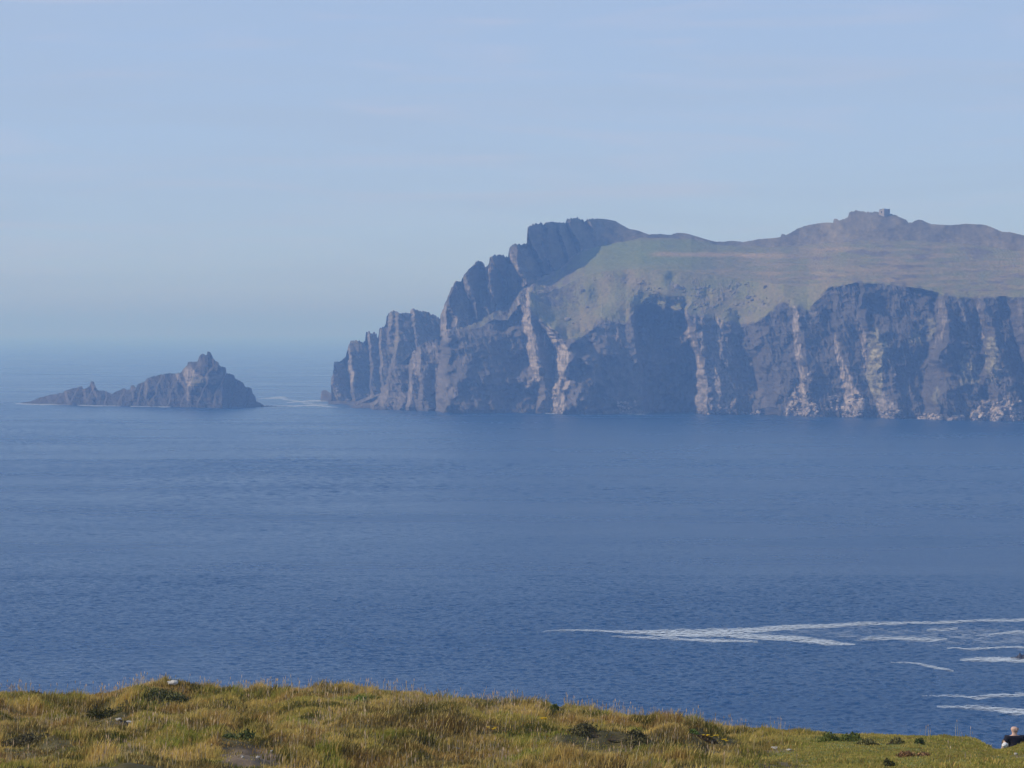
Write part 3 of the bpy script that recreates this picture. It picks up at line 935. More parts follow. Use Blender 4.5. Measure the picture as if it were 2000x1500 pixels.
# ---- free standing islet and sea rocks -------------------------------------
def islet_saw(U_, V_, n_):
    # dipping slabs: faces run back to the right, broken by short left-facing steps
    if n_ < 3:
        return 0
    ph = (U_ + .35 * (V_ - 740) + 7 * perlin(U_ * .03, V_ * .05, 4.4)) / 31.0
    fr = ph % 1.0
    return 7.0 * np.where(fr < .09, fr / .09, 1 - (fr - .09) / .91)


def islet(name, sky_, water, depth, ribs_, polys, seed, du=.6, ledge=None):
    us_ = np.arange(sky_[0][0], sky_[-1][0] + .01, du)
    a_ = a_of(us_, 760)
    vs = pl(sky_, us_) + 1.2 * fbm(us_ * .4, us_ * 0 + seed, 0, 4, .7)
    vw = pl(water, us_)
    vs = np.minimum(vs, vw - .25)
    Ya = sea_Y(vw)
    hgt = (vw - vs) / F * Ya
    Yk = Ya + np.minimum(depth, hgt * .75 + 3)
    Zk = z_at(vs, Yk)
    Zk = np.maximum(Zk, .2)
    Yb_ = Yk + depth * .35 + Zk * .25
    Yc_ = Yb_ + Zk * .7 + 6
    o_ = np.zeros_like(us_)
    lv = [(Ya - 3, o_ - 5), (Ya, o_), (Yk, Zk), (Yb_, Zk * .85), (Yc_, o_ - 5)]
    Yg_, Zg_, S_, T_ = massif(us_, lv, [3, 110, 8, 14])
    U_ = np.repeat(us_[:, None], Yg_.shape[1], 1)
    A_ = np.repeat(a_[:, None], Yg_.shape[1], 1)
    _, V_ = project(A_ * Yg_, Yg_, Zg_)
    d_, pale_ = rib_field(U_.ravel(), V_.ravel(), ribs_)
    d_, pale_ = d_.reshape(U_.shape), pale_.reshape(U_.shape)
    su_ = U_ * .58 + .25 * Zg_
    rg_ = 1.3 * (3.5 * (ridged(su_ / 22, Zg_ / 40, seed, 4) - .6) + 1.6 * fbm(su_ / 7, Zg_ / 12, seed + 2, 4) + .8 * (ridged(su_ / 3, Zg_ / 4, seed + 5, 3) - .6) + .8 * fbm(su_ / 20, Zg_ / 3, seed + 6, 3))
    amp = np.clip((hgt / 25), .12, 1)[:, None]
    d_ = (d_ + rg_ * amp + islet_saw(U_, V_, len(ribs_))) * np.where(S_ >= 3, .4, 1) * np.where(S_ == 0, 0.6, 1)
    Yd_ = Yg_ - d_
    nb = fbm(U_ / 6, V_ / 6, seed + 9, 4)
    cl = ROCK + (ROCK2 - ROCK) * np.clip(.4 + .6 * nb, 0, 1)[..., None]
    cl = cl * .62
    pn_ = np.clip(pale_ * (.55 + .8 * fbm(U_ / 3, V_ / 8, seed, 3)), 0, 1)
    cl = cl + (PINK - cl) * pn_[..., None]  # pale rock edges, sunlight painted onto their left sides
    for i_, (poly, c_) in enumerate(polys):
        mk_ = poly_mask(U_.ravel(), V_.ravel(), poly, 3, i_ + seed, 4).reshape(U_.shape) * np.clip(.8 + .7 * nb, 0, 1)
        cl = cl + (c_ - cl) * mk_[..., None]
    wet_ = np.exp(-np.clip(Zg_, 0, 99) / 2.5) * (.6 + .4 * nb)
    cl = np.clip(cl * (1 - .5 * np.clip(wet_, 0, 1)[..., None]), .012, .6)
    Pp = np.stack([A_ * Yd_, Yd_, Zg_], 2)
    me_ = mesh_from(name, Pp.reshape(-1, 3), [grid_faces(*U_.shape)], cl.reshape(-1, 3), False, M_ROCK)
    return link(name, me_)


ISKY = [(40, 787), (60, 783.5), (74, 778), (92, 772), (123, 767), (126, 763), (140, 759), (160, 754), (163, 760), (175, 755), (177, 745.5), (180, 746), (181, 744.3), (184, 746), (188, 759), (193, 763), (202, 762), (218, 769),
        (238, 760), (242, 758), (249, 762), (254, 760), (256, 752), (262, 753), (265, 757), (270, 750), (283, 745), (288, 738), (311, 732), (328, 729), (344, 729.6), (354, 727), (359, 719), (365, 714), (367.4, 706.6),
        (385, 706.6), (389, 697), (393, 691), (398, 691.5), (404, 694), (405, 686.3), (411, 687.5), (414, 694.6), (418, 702), (427, 708), (428, 713.5), (432, 716), (438, 717), (441, 718), (442, 728), (457, 732.5), (459, 739), (473, 746), (480, 756),
        (491, 758), (494, 769), (498, 773), (501, 784), (510, 788), (516, 792), (528, 792.6), (541, 793.2)]
IWAT = [(40, 788), (140, 791), (280, 793.6), (364, 795.5), (434, 797), (515, 794.5), (541, 793.6)]
isl = islet('rocky_islet', ISKY, IWAT, 34, [
    ([(342, 729, 6), (348, 746, 8), (358, 757, 8), (366, 766, 7)], 9, 40, .7),
    ([(364, 758, 4), (365, 784, 5)], 5, 60, .6),
    ([(352, 716, 20), (358, 730, 26), (364, 752, 22)], 14, 70, .75),
    ([(385, 700, 8), (388, 716, 8)], 6, 40, .25),
    ([(124, 764, 5), (130, 788, 6)], 6, 30, .5),
    ([(283, 745, 6), (281, 772, 6)], 6, 40, .35),
    ([(176, 748, 4), (184, 776, 7)], 5, 26, .35),
    ([(160, 756, 5), (163, 784, 6)], 4, 24, .3),
    ([(254, 754, 4), (256, 775, 5)], 4, 30, .25),
    ([(446, 760, 5), (448, 780, 5)], 3, 30, .15),
], [([(356, 716), (372, 720), (400, 736), (392, 752), (366, 756), (360, 735)], PINK * .8), ([(400, 740), (432, 728), (446, 732), (424, 748), (412, 752)], ROCK2 * 1.25),  # pink patch paints the sunlit face of the peak paler
    ([(372, 735), (400, 738), (398, 752), (372, 755)], HERB * .7)], 4.2)
tag(isl, 'long dark rocky islet with a stepped peak standing alone in the sea', 'islet')
rk1 = islet('sea_rock', [(625, 782.4), (628, 764), (633, 762), (638, 762.5), (648, 769), (655, 780), (660, 784)], [(625, 782.6), (660, 784.5)], 16, [([(627, 764, 3), (627, 782, 3)], 2, 20, .2)], [], 8.7, .4)
tag(rk1, 'small dark sea rock beside the tip of the headland', 'rock')
rk2 = islet('wave_washed_rock', [(1976, 1288.5), (1984, 1284), (1990, 1282), (1992.5, 1275), (1995, 1277), (1998, 1281), (2003, 1279), (2012, 1272), (2020, 1277), (2034, 1288.5)], [(1978, 1289), (2034, 1289.5)], 5, [], [], 2.7, .25)
tag(rk2, 'low black rock breaking the white surf at the right edge', 'rock')

# ---- ruined signal tower on the summit -------------------------------------
tu = 1727.5
ci = int(np.argmin(np.abs(us - tu)))
tY = float(Y3[ci]) - 4.0
px = tY / F
tz = float(z_at(421.5, tY))
side = 8.9
ht = float(z_at(407.8, tY)) - tz + 2.0
tower = bpy.data.objects.new('ruined_tower', None)
COL.objects.link(tower)
tower.location = (float(a_of(tu, 415)) * tY, tY, tz - 2.0)
th = R(34)
tower.rotation_euler = (0, 0, th)
tag(tower, 'small square ruined stone signal tower on the hill summit', 'tower')
M_TOW = mat_plain('tower_stone', (0.30, 0.265, 0.24), 1.2, .7, 1.25)
M_TRIM = mat_plain('tower_trim', (0.42, 0.38, 0.34), 2.0, .8, 1.2)


def boxes(bx):
    bm_ = bmesh.new()
    for (x0, x1, y0, y1, z0, z1) in bx:
        r_ = bmesh.ops.create_cube(bm_, size=1.0)
        for v_ in r_['verts']:
            v_.co = Vector((x0 + (v_.co.x + .5) * (x1 - x0), y0 + (v_.co.y + .5) * (y1 - y0), z0 + (v_.co.z + .5) * (z1 - z0)))
    return bm_


def bm_obj(name, bm_, mat, parent=None, smooth=False):
    me_ = bpy.data.meshes.new(name)
    bm_.to_mesh(me_)
    bm_.free()
    me_.materials.append(mat)
    if smooth:
        me_.polygons.foreach_set('use_smooth', [True] * len(me_.polygons))
    return link(name, me_, parent)


h2 = side / 2
tk = 0.9
# front wall (faces camera-right, in shade): crumbling top in steps
bm_obj('wall', boxes([(-h2, h2, -h2, -h2 + tk, 0, ht - .5), (-h2, -1.2, -h2 + .003, -h2 + tk - .003, ht - .5, ht), (1.6, h2, -h2 + .003, -h2 + tk - .003, ht - .5, ht - .15)]), M_TOW, tower)
# left wall with a window opening and a broken notch at the top
y0_, y1_ = -h2 + tk + .002, h2
wy0, wy1, wz0, wz1 = -.9, 1.0, ht * .50, ht * .50 + 2.3
bm_obj('wall', boxes([(-h2, -h2 + tk, y0_, wy0, 0, ht), (-h2, -h2 + tk, wy1, y1_, 0, ht - 1.3), (-h2, -h2 + tk, wy0, wy1, 0, wz0), (-h2, -h2 + tk, wy0, wy1, wz1, ht - .9)]), M_TOW, tower)
bm_obj('wall', boxes([(-h2 + tk + .002, h2, h2 - tk, h2, 0, ht - .8), (-h2 + tk + .002, 0, h2 - tk + .003, h2 - .003, ht - .8, ht - .3)]), M_TOW, tower)
bm_obj('wall', boxes([(h2 - tk, h2, -h2 + tk + .002, h2 - tk - .002, 0, ht - .3)]), M_TOW, tower)
bm_obj('window_lintel', boxes([(-h2 - .06, -h2 + tk * .6, wy0 - .3, wy1 + .3, wz1 - .02, wz1 + .4)]), M_TRIM, tower)
bm_obj('window_sill', boxes([(-h2 - .12, -h2 + tk * .6, wy0 - .2, wy1 + .2, wz0 - .2, wz0 + .05)]), M_TRIM, tower)

# ------------------------------------------------------------------ foreground hillside
CREST = [(-250, 1362), (-100, 1358), (0, 1356), (60, 1356), (130, 1365), (170, 1364), (250, 1356), (300, 1349), (335, 1345), (400, 1350), (500, 1354), (600, 1352), (680, 1348), (800, 1356), (900, 1368), (1000, 1375), (1100, 1384), (1200, 1400),
         (1300, 1411), (1400, 1417), (1500, 1425), (1600, 1432), (1700, 1439), (1750, 1440), (1820, 1440), (1900, 1445), (1925, 1453), (1942, 1464), (1965, 1464), (1980, 1459), (2000, 1452), (2060, 1450), (2250, 1460)]


def crest_Y(u):
    return 66.0 + 2.0 * np.sin(np.asarray(u) * .006) + 1.2 * np.sin(np.asarray(u) * .017 + 1) + 0.9 * np.sin(np.asarray(u) * .041)


def ground_z(X, Y):
    X, Y = np.asarray(X, float), np.asarray(Y, float)
    u = 1000 + F * X / np.maximum(Y, 8) * 1.0
    u = np.where(Y < 30, 1000 + F * X / 30, u)
    vc = pl(CREST, u)
    Yc = crest_Y(u)
    zc = z_at(vc, Yc)
    Yb_ = 46.0
    zb = z_at(1507.0, Yb_)
    zfoot = H - 1.62
    t_ = (Y - Yb_) / (Yc - Yb_)
    zmid = zb + (zc - zb) * t_
    znear = zfoot + (zb - zfoot) * np.clip(Y, -40, Yb_) / Yb_
    dd = np.maximum(Y - Yc, 0)
    zfar = zc + (zc - zb) / (Yc - Yb_) * dd - .5 * (np.sqrt(dd * dd + 1.0) - 1) - .012 * dd * dd
    zfar = np.maximum(zfar, -6.0)
    z = np.where(Y < Yb_, znear, np.where(Y < Yc, zmid, zfar))
    env = sst(28, 44, Y) * (.35 + .65 * (1 - sst(Yc - 5, Yc - .5, Y))) * np.where(Y > Yc + 8, .6, 1)
    rt = 1 - .55 * sst(1450, 1600, u)
    hum = .36 * fbm(X / 3.4, Y / 4.5, 2.2, 3) + .22 * np.abs(fbm(X / 1.3, Y / 1.9, 7.7, 3)) - .08
    z = z + hum * env * rt
    return z


us_f = np.arange(-700, 2700, 6.0)
yy = np.concatenate([[-30, -10, 0, 4, 10, 18, 26], np.arange(32, 42, 1.0), np.arange(42, 74, .14), np.arange(74, 90, .8), np.arange(90, 330, 6.0)])
UU, YY = np.meshgrid(us_f, yy, indexing='ij')
XX = a_of(UU, 1400) * np.maximum(YY, 30.0)
ZZ = ground_z(XX, YY)


DARKH = (.095, .090, .028)
BROWNH = (.15, .105, .055)
GREENH = (.13, .15, .036)
CLUMPS = [
    (205, 1397, 84, 34, 'dark rounded shrub filling the hollow below the brow, left part of hillside', DARKH),
    (335, 1372, 110, 26, 'broad dark shrub directly below the pale stone on the brow', (0.140, 0.140, 0.053)),
    (462, 1444, 66, 30, 'dark green shrub on the upper rim of the bare soil patch', (0.112, 0.135, 0.045)),
    (1180, 1443, 210, 30, 'long dark heather bank below the tallest yellow flower', (0.135, 0.116, 0.049)),
    (1388, 1449, 110, 16, 'purplish brown heather strip mixed with yellow gorse bloom', BROWNH),
    (1640, 1448, 96, 30, 'spiky green shrub where the tall grass gives way to short turf', GREENH),
    (1722, 1456, 80, 18, 'brown green heather strip right of the spiky green shrub', (0.169, 0.154, 0.060)),
    (1782, 1475, 62, 14, 'rust brown heather clump lying in the short turf', (0.281, 0.160, 0.075)),
    (1738, 1494, 26, 6, 'small dark heather tuft alone in the short turf near the bottom', DARKH),
    (1800, 1452, 26, 9, 'small dark green tuft below the mound nearest the person', (0.116, 0.139, 0.045)),
    (65, 1357, 40, 10, 'flat dark shrub on the brow near the left edge', (0.131, 0.112, 0.049)),
    (128, 1362, 24, 10, 'small dark tuft standing on the brow at its dip', DARKH),
    (70, 1452, 130, 24, 'wide dark brown heather patch near the left edge', (0.140, 0.116, 0.053)),
    (855, 1367, 44, 14, 'dark shrub on the brow among tall seeding grass', (0.131, 0.140, 0.053)),
    (1085, 1385, 34, 14, 'green tuft on the brow where it starts to slope down', GREENH),
    (690, 1372, 60, 12, 'fresh green tuft just below the highest seeding grass', (0.188, 0.235, 0.060)),
    (1360, 1436, 34, 14, 'bright green low shrub left of the gorse bloom', (0.160, 0.225, 0.056)),
]


def gmask(X, Y):
    """what grows where: (straw..green, length, soil) from noise and a few traced patches"""
    Z = ground_z(X, Y)
    u, v = project(X, Y, Z)
    n1_ = fbm(X / 2.6, Y / 4.5, 14.2, 4)
    n2_ = fbm(X / .9, Y / 1.4, 24.2, 3)
    turfy = sst(1440, 1600, u + 60 * n1_) * sst(1405, 1455, v + 10 * n1_)
    soil = np.zeros_like(u)
    for (cx, cy, rx, ry, s_) in [(490, 1482, 62, 20, 1), (250, 1412, 26, 5, .8), (880, 1462, 30, 6, .9), (1520, 1466, 44, 4, .7), (1540, 1495, 60, 8, .6), (1990, 1478, 20, 5, .8), (470, 1462, 50, 6, .6)]:
        q_ = ((u - cx) / rx) ** 2 + ((v - cy) / ry) ** 2
        soil = np.maximum(soil, s_ * sst(1.5, .5, q_ + .6 * n2_))
    return u, v, n1_, n2_, turfy, np.clip(soil, 0, 1)


ug, vg, g1, g2, turfy, soil = gmask(XX, YY)
gcol = np.array((.10, .085, .04)) + (np.array((.16, .17, .05)) - np.array((.10, .085, .04))) * turfy[..., None]
gcol = gcol + (np.array((.17, .125, .085)) * (1 + .4 * g2)[..., None] - gcol) * soil[..., None]
me = mesh_from('grassy_hillside', np.stack([XX, YY, ZZ], 2).reshape(-1, 3), [grid_faces(*UU.shape)[:, ::-1]], np.clip(gcol, .01, .6).reshape(-1, 3), True, M_GROUND)
tag(link('grassy_hillside', me), kind='structure')

# ---- grass ------------------------------------------------------------------
STRAW = np.array((.66, .47, .145))
RUST = np.array((.37, .22, .07))
GREEN = np.array((.29, .295, .048))
DEEP = np.array((.085, .095, .018))
OLIVE = np.array((.43, .345, .078))


def blades(n, seed, tall=False):
    rg_ = np.random.default_rng(seed)
    # even per ground area, a little denser near the crest that is seen edge-on
    Y = 43.5 + (71.5 - 43.5) * rg_.random(n) ** .85
    X = (rg_.random(n) * 2 - 1) * (.23 * Y)
    u, v, n1_, n2_, tf, so_ = gmask(X, Y)
    Yc = crest_Y(u)
    cl_, cf_ = np.zeros(n), sst(.0, .6, gmask(X, Y + .9)[5])
    for (cu, cv_, cw, ch_, _l, _c) in CLUMPS:
        cl_ = np.maximum(cl_, sst(1.25, .6, ((u - cu) / (cw * .52)) ** 2 + ((v - cv_ + ch_ * .1) / (ch_ * .42 + 4)) ** 2 + .4 * n2_))
        if cv_ > 1378:
            cf_ = np.maximum(cf_, sst(1.3, .7, ((u - cu) / (cw * .55)) ** 2 + ((v - cv_ - 10) / (ch_ * .3 + 14)) ** 2))
    keep = (Y < Yc + 1.6) & (rg_.random(n) > so_ * .93) & (rg_.random(n) > cl_ * .62) & (u > -300) & (u < 2300)
    if tall:
        # flowering stems: patches, denser along the brow
        brow = np.exp(-((Y - Yc) / 1.6) ** 2)
        dens = .30 + .5 * sst(-.1, .4, n1_) + 1.2 * brow
        dens *= (1 - cf_) * (1 - .93 * tf) * (1 - .7 * sst(1380, 1480, u) * (1 - np.exp(-((u - 1850) / 45) ** 2)))
        dens = np.where((u > 1560) & (np.abs(u - 1850) > 70), 0, dens)
        dens = dens * sst(-.35, .25, fbm(X / .8, Y / 1.6, 93.0, 2))
        keep &= rg_.random(n) < dens * .6
    X, Y, u, n1_, n2_, tf, cf_ = [q_[keep] for q_ in (X, Y, u, n1_, n2_, tf, cf_)]
    n = len(X)
    Z = ground_z(X, Y)
    r1, r2, r3, r4 = rg_.random((4, n))
    tus = sst(-.15, .45, fbm(X / .55, Y / .8, 33.3, 2))       # tussocks
    if tall:
        hgt = .13 + .22 * r1 * r1 + .05 * r2
        wid = np.full(n, .0055)
    else:
        tall_ = sst(-.25, .35, fbm(X / 2.4, Y / 3.6, 83.0, 3))
        hgt = (.045 + .05 * r1 + tall_ * (.05 * r2 + .13 * tus * (.4 + r2))) * (1 - .68 * tf)
        hgt = np.clip(hgt * (1 - .66 * cf_), .03, .40)
        wid = .007 + .006 * r3 + .004 * tf
    ang = rg_.random(n) * 6.283
    # prevailing lean to the right (wind off the sea)
    lx = np.cos(ang) * .45 + .22
    ly = np.sin(ang) * .45
    ln = hgt * (.35 + .5 * r2) * (.45 if tall else 1)
    tx, ty = lx * ln, ly * ln
    wa = ang + 1.57 + rg_.normal(size=n) * .8
    wx, wy = np.cos(wa) * wid, np.sin(wa) * wid * .6
    # turn blades mostly broadside so that they are real ribbons of that width
    base = np.stack([X, Y, Z - .02], 1)
    mid_ = base + np.stack([tx * .35, ty * .35, hgt * .62], 1)
    tip = base + np.stack([tx, ty, hgt + .02], 1)
    wv = np.stack([wx, wy, np.zeros(n)], 1)
    vs_ = np.stack([base - wv, base + wv, mid_ + wv * .8, mid_ - wv * .8, tip], 1).reshape(-1, 3)
    i0 = np.arange(n) * 5
    qd = np.stack([i0, i0 + 1, i0 + 2, i0 + 3], 1)
    tr = np.stack([i0 + 3, i0 + 2, i0 + 4], 1)
    # colour by patches
    k1 = np.clip(.55 + 1.6 * n1_ + .45 * n2_, 0, 1)[:, None]
    k2 = sst(.05, .45, fbm(X / 1.7, Y / 2.6, 51.0, 3))[:, None]
    c = OLIVE + (STRAW - OLIVE) * k1
    c = c + (GREEN - c) * (k2 * .9)
    k3 = sst(.12, .45, fbm(X / 2.2, Y / 2.2, 61.0, 3))[:, None]
    c = c + (RUST - c) * (k3 * .85)
    k4 = sst(.10, .42, fbm(X / 1.2, Y / 1.5, 71.0, 3))[:, None]
    c = c + (DEEP - c) * (k4 * .8)
    k5 = sst(.10, .40, fbm(X / 3.4, Y / 2.0, 113.0, 3))[:, None] * (1 - tf)[:, None]
    c = c + (np.array((.15, .11, .04)) - c) * (k5 * .7)
    c = c + (np.array((.38, .34, .075)) - c) * (tf * .75)[:, None]
    pick = r4[:, None]
    c = np.where(pick < .16, STRAW * 1.05, c)
    c = np.where(pick > .93, RUST, c)
    if tall:
        c = np.array((.60, .46, .26)) * (.8 + .4 * r3)[:, None]
    c = c * (.75 + .5 * r1)[:, None]
    cc_ = np.repeat(c, 5, 0)
    return vs_, qd, tr, cc_


v1_, q1_, t1_, c1_ = blades(700000, 101)
v2_, q2_, t2_, c2_ = blades(32000, 202, True)
o1 = len(v1_)
# seed heads on the tall stems: a slim spindle at each tip
tips = v2_[4::5]
rg = np.random.default_rng(5)
nt = len(tips)
hl = .03 + .03 * rg.random(nt)
hw = .006 + .006 * rg.random(nt)
zz = np.zeros(nt)
ha = rg.random(nt) * 6.283
hx_, hy_ = hw * np.cos(ha), hw * np.sin(ha)
sh = np.stack([tips + np.stack([zz, zz, -hl], 1), tips + np.stack([hx_, hy_, zz], 1), tips + np.stack([zz, zz, hl], 1), tips + np.stack([-hx_, -hy_, zz], 1)], 1).reshape(-1, 3)
sq = np.arange(nt * 4).reshape(-1, 4) + o1 + len(v2_)
sc_ = np.repeat(c2_[4::5] * np.array((1.0, .9, .95)), 4, 0)
me = mesh_from('grass', np.concatenate([v1_, v2_, sh]), [np.concatenate([q1_, q2_ + o1, sq]), np.concatenate([t1_, t2_ + o1])], np.clip(np.concatenate([c1_, c2_, sc_]), .01, .8), False, M_GRASS)
tag(link('grass', me), kind='stuff')


def ground_at(u, v):
    """first hillside point seen along the ray of photo position (u, v)"""
    Y = np.arange(43, 74, .05)
    X = a_of(u, v) * Y
    Z = ground_z(X, Y)
    ray = H + Y * q_of(v)
    hit = np.nonzero(Z >= ray - .01)[0]
    i_ = hit[0] if len(hit) else int(np.argmin(ray - Z))
    return float(X[i_]), float(Y[i_]), float(Z[i_])


# ---- low dark heather and gorse clumps -----------------------------------------
M_HEATH = mat_attr('heather_leaves', 6.0, .7, 1.3, .9, transl=.15)
M_TWIG = mat_plain('woody_stem', (.10, .07, .045), 20)


def heather(u, v, wpx, hpx, label, base, seed, cat='shrub', name='heather_clump', dens=1.0):
    x, y, z = ground_at(u, v)
    s = y / F
    w2, hh = wpx * s * .5, max(hpx * s * .75, .11)
    dep = max(w2 * .7, .25)
    rg_ = np.random.default_rng(seed)
    n = int(np.clip(1500 * (w2 * dep * 4) * dens + 500, 500, 5000))
    # twiggy domes of small leaves: several overlapping humps
    nh = max(3, int(w2 / .22))
    hx = rg_.uniform(-.8, .8, nh) * w2
    hy = rg_.uniform(-.6, .6, nh) * dep
    hr = rg_.uniform(.45, 1.0, nh) * hh
    hw_ = rg_.uniform(.28, .6, nh) * min(w2, .6)
    k_ = rg_.integers(nh, size=n)
    th_ = rg_.random(n) * 6.283
    ph = np.arccos(rg_.random(n))
    rad = rg_.random(n) ** .35
    lx = hx[k_] + np.cos(th_) * np.sin(ph) * hw_[k_] * rad * (1 + .25 * rg_.normal(size=n))
    ly = hy[k_] + np.sin(th_) * np.sin(ph) * hw_[k_] * rad * (1 + .25 * rg_.normal(size=n))
    lz = np.cos(ph) * hr[k_] * rad * (1 + .15 * rg_.normal(size=n))
    gz = ground_z(x + lx, y + ly) - z
    c0 = np.stack([lx, ly, gz + np.maximum(lz, .01)], 1)
    d1 = rg_.normal(size=(n, 3))
    d1[:, 2] = np.abs(d1[:, 2]) + .5
    d1 /= np.linalg.norm(d1, axis=1)[:, None]
    d2 = np.cross(d1, rg_.normal(size=(n, 3)))
    d2 /= np.linalg.norm(d2, axis=1)[:, None]
    L = rg_.uniform(.022, .055, n)[:, None]
    W = L * .33
    vs_ = np.stack([c0 - d1 * L * .5, c0 + d2 * W, c0 + d1 * L * .7, c0 - d2 * W], 1).reshape(-1, 3)
    col_ = np.repeat(np.array(base)[None] * rg_.uniform(.6, 1.5, n)[:, None], 4, 0)
    root = bpy.data.objects.new(name, None)
    COL.objects.link(root)
    root.location = (x, y, z)
    tag(root, label, cat, 'low shrubs on the grassy hillside')
    link('foliage', mesh_from('foliage', vs_, [np.arange(n * 4).reshape(-1, 4)], np.clip(col_, .01, .5), False, M_HEATH), root)
    # woody stems
    sv, sf = [np.array([math.cos(j_ * 2.094) * .02, math.sin(j_ * 2.094) * .02, -.03]) for j_ in range(3)], []
    for i_ in range(14):
        kk = rg_.integers(nh)
        ex, ey = hx[kk] * .8 + rg_.normal() * hw_[kk] * .3, hy[kk] * .8 + rg_.normal() * hw_[kk] * .3
        sv.append(np.array([ex, ey, float(ground_z(x + ex, y + ey) - z) + hr[kk] * .7]))
        o_ = len(sv) - 1
        sf += [[0, 1, o_], [1, 2, o_], [2, 0, o_]]
    link('stem', mesh_from('stem', np.array(sv), [np.array(sf)], None, False, M_TWIG), root)
    return root


for i_, (u_, v_, w_, h_, lb, c_) in enumerate(CLUMPS):
    heather(u_, v_, w_, h_, lb, c_, 400 + i_)


# ---- pale stones --------------------------------------------------------------
def stone(u, v, wpx, hpx, label, seed, name='stone', shade=.78, lift=.3):
    pv_, pf_ = rock_proto(seed, 2)
    x, y, z = ground_at(u, v)
    s = y / F
    pv_ = pv_ / np.abs(pv_).max(0) * np.array([wpx * s * .5, wpx * s * .4, hpx * s * .5])
    me_ = mesh_from(name, pv_, [pf_], np.clip(np.array((.56, .52, .45)) * shade, 0, .7)[None].repeat(len(pv_), 0), False, M_STONE)
    o_ = link(name, me_)
    o_.location = (x, y, z + hpx * s * lift)
    tag(o_, label, 'stone', 'pale stones lying on the hillside')
    return o_


stone(338, 1340, 24, 12, 'white stone lying on the brow of the hillside against the sea', 31, shade=.95, lift=.5)
for i_, (u_, v_, w_, h_, lb) in enumerate([
    (232, 1408, 14, 7, 'pale stone at the left end of the row below the dark hollow'),
    (252, 1412, 18, 7, 'pale flat stone in the middle of the row below the dark hollow'),
    (274, 1411, 10, 6, 'small pale stone at the right end of the row below the dark hollow'),
    (474, 1479, 7, 6, 'small white stone in the middle of the bare soil patch'),
    (504, 1480, 9, 7, 'larger white stone in the right half of the bare soil patch'),
    (414, 1456, 7, 5, 'small grey stone on the left rim of the bare soil patch'),
    (531, 1468, 8, 5, 'grey stone at the right tip of the bare soil patch'),
    (866, 1461, 8, 5, 'small pale stone left of its twin under the dark heather bank'),
    (891, 1463, 9, 6, 'small pale stone right of its twin under the dark heather bank'),
    (1516, 1461, 20, 5, 'flat grey stone at the start of the turf path'),
    (1541, 1465, 14, 4, 'narrow grey stone beside the flat stone on the turf path'),
    (1984, 1474, 9, 6, 'pale stone on the worn turf in front of the person'),
]):
    stone(u_, v_, w_, h_, lb, 50 + i_)

# ---- yellow flowers ------------------------------------------------------------
M_YEL = mat_plain('yellow_petals', (.80, .52, .02), 30, .85, 1.1)
M_STEM = mat_plain('green_stem', (.12, .16, .04), 30)


def flower(u, v, hpx, nh, label, seed):
    x, y, z = ground_at(u, v)
    rg_ = np.random.default_rng(seed)
    root = bpy.data.objects.new('yellow_wildflower', None)
    COL.objects.link(root)
    root.location = (x, y, z)
    tag(root, label, 'flower', 'yellow wildflowers in the grass')
    hh = hpx * y / F
    sv, sf = [np.array([math.cos(j_ * 2.094) * .008, math.sin(j_ * 2.094) * .008, -.02]) for j_ in range(3)], []
    heads = []
    for i_ in range(nh):
        tp = np.array([rg_.normal() * .05, rg_.normal() * .04, hh * rg_.uniform(.75, 1.05)])
        heads.append(tp)
        sv.append(tp)
        o_ = len(sv) - 1
        sf += [[0, 1, o_], [1, 2, o_], [2, 0, o_]]
    link('stem', mesh_from('stem', np.array(sv), [np.array(sf)], None, False, M_STEM), root)
    for tp in heads:
        bm_ = bmesh.new()
        bmesh.ops.create_uvsphere(bm_, u_segments=8, v_segments=5, radius=.016)
        for v_ in bm_.verts:
            v_.co.z *= .6
        for j_ in range(10):
            a_ = j_ * .628
            p_ = [Vector((math.cos(a_ + d_) * r_, math.sin(a_ + d_) * r_, zz_)) for d_, r_, zz_ in ((-.25, .014, 0), (-.2, .036, .008), (.2, .036, .008), (.25, .014, 0))]
            bm_.faces.new([bm_.verts.new(q_) for q_ in p_])
        o_ = bm_obj('flower_head', bm_, M_YEL, root)
        o_.location = tp


flower(1063, 1424, 24, 6, 'tallest yellow wildflower, alone above the dark heather bank', 1)
flower(966, 1440, 20, 4, 'small yellow wildflower left of the dark heather bank', 2)
flower(1384, 1450, 16, 7, 'yellow bloom in the purplish heather strip', 3)
flower(1415, 1455, 10, 5, 'low yellow green bloom right of the purplish heather strip', 4)

# ------------------------------------------------------------------ person on the slope
M_SKIN = mat_plain('skin', (.62, .40, .30), 14, .92, 1.08, .6, .3)
M_TEE = mat_plain('dark_cotton', (.022, .020, .030), 20, .8, 1.2, .9)
M_TROU = mat_plain('brown_cloth', (.10, .075, .05), 20, .8, 1.2, .9)
M_SHOE = mat_plain('dark_leather', (.03, .025, .02), 20)
M_CLOTH = mat_plain('white_cloth', (.80, .79, .77), 30, .92, 1.05, .9)


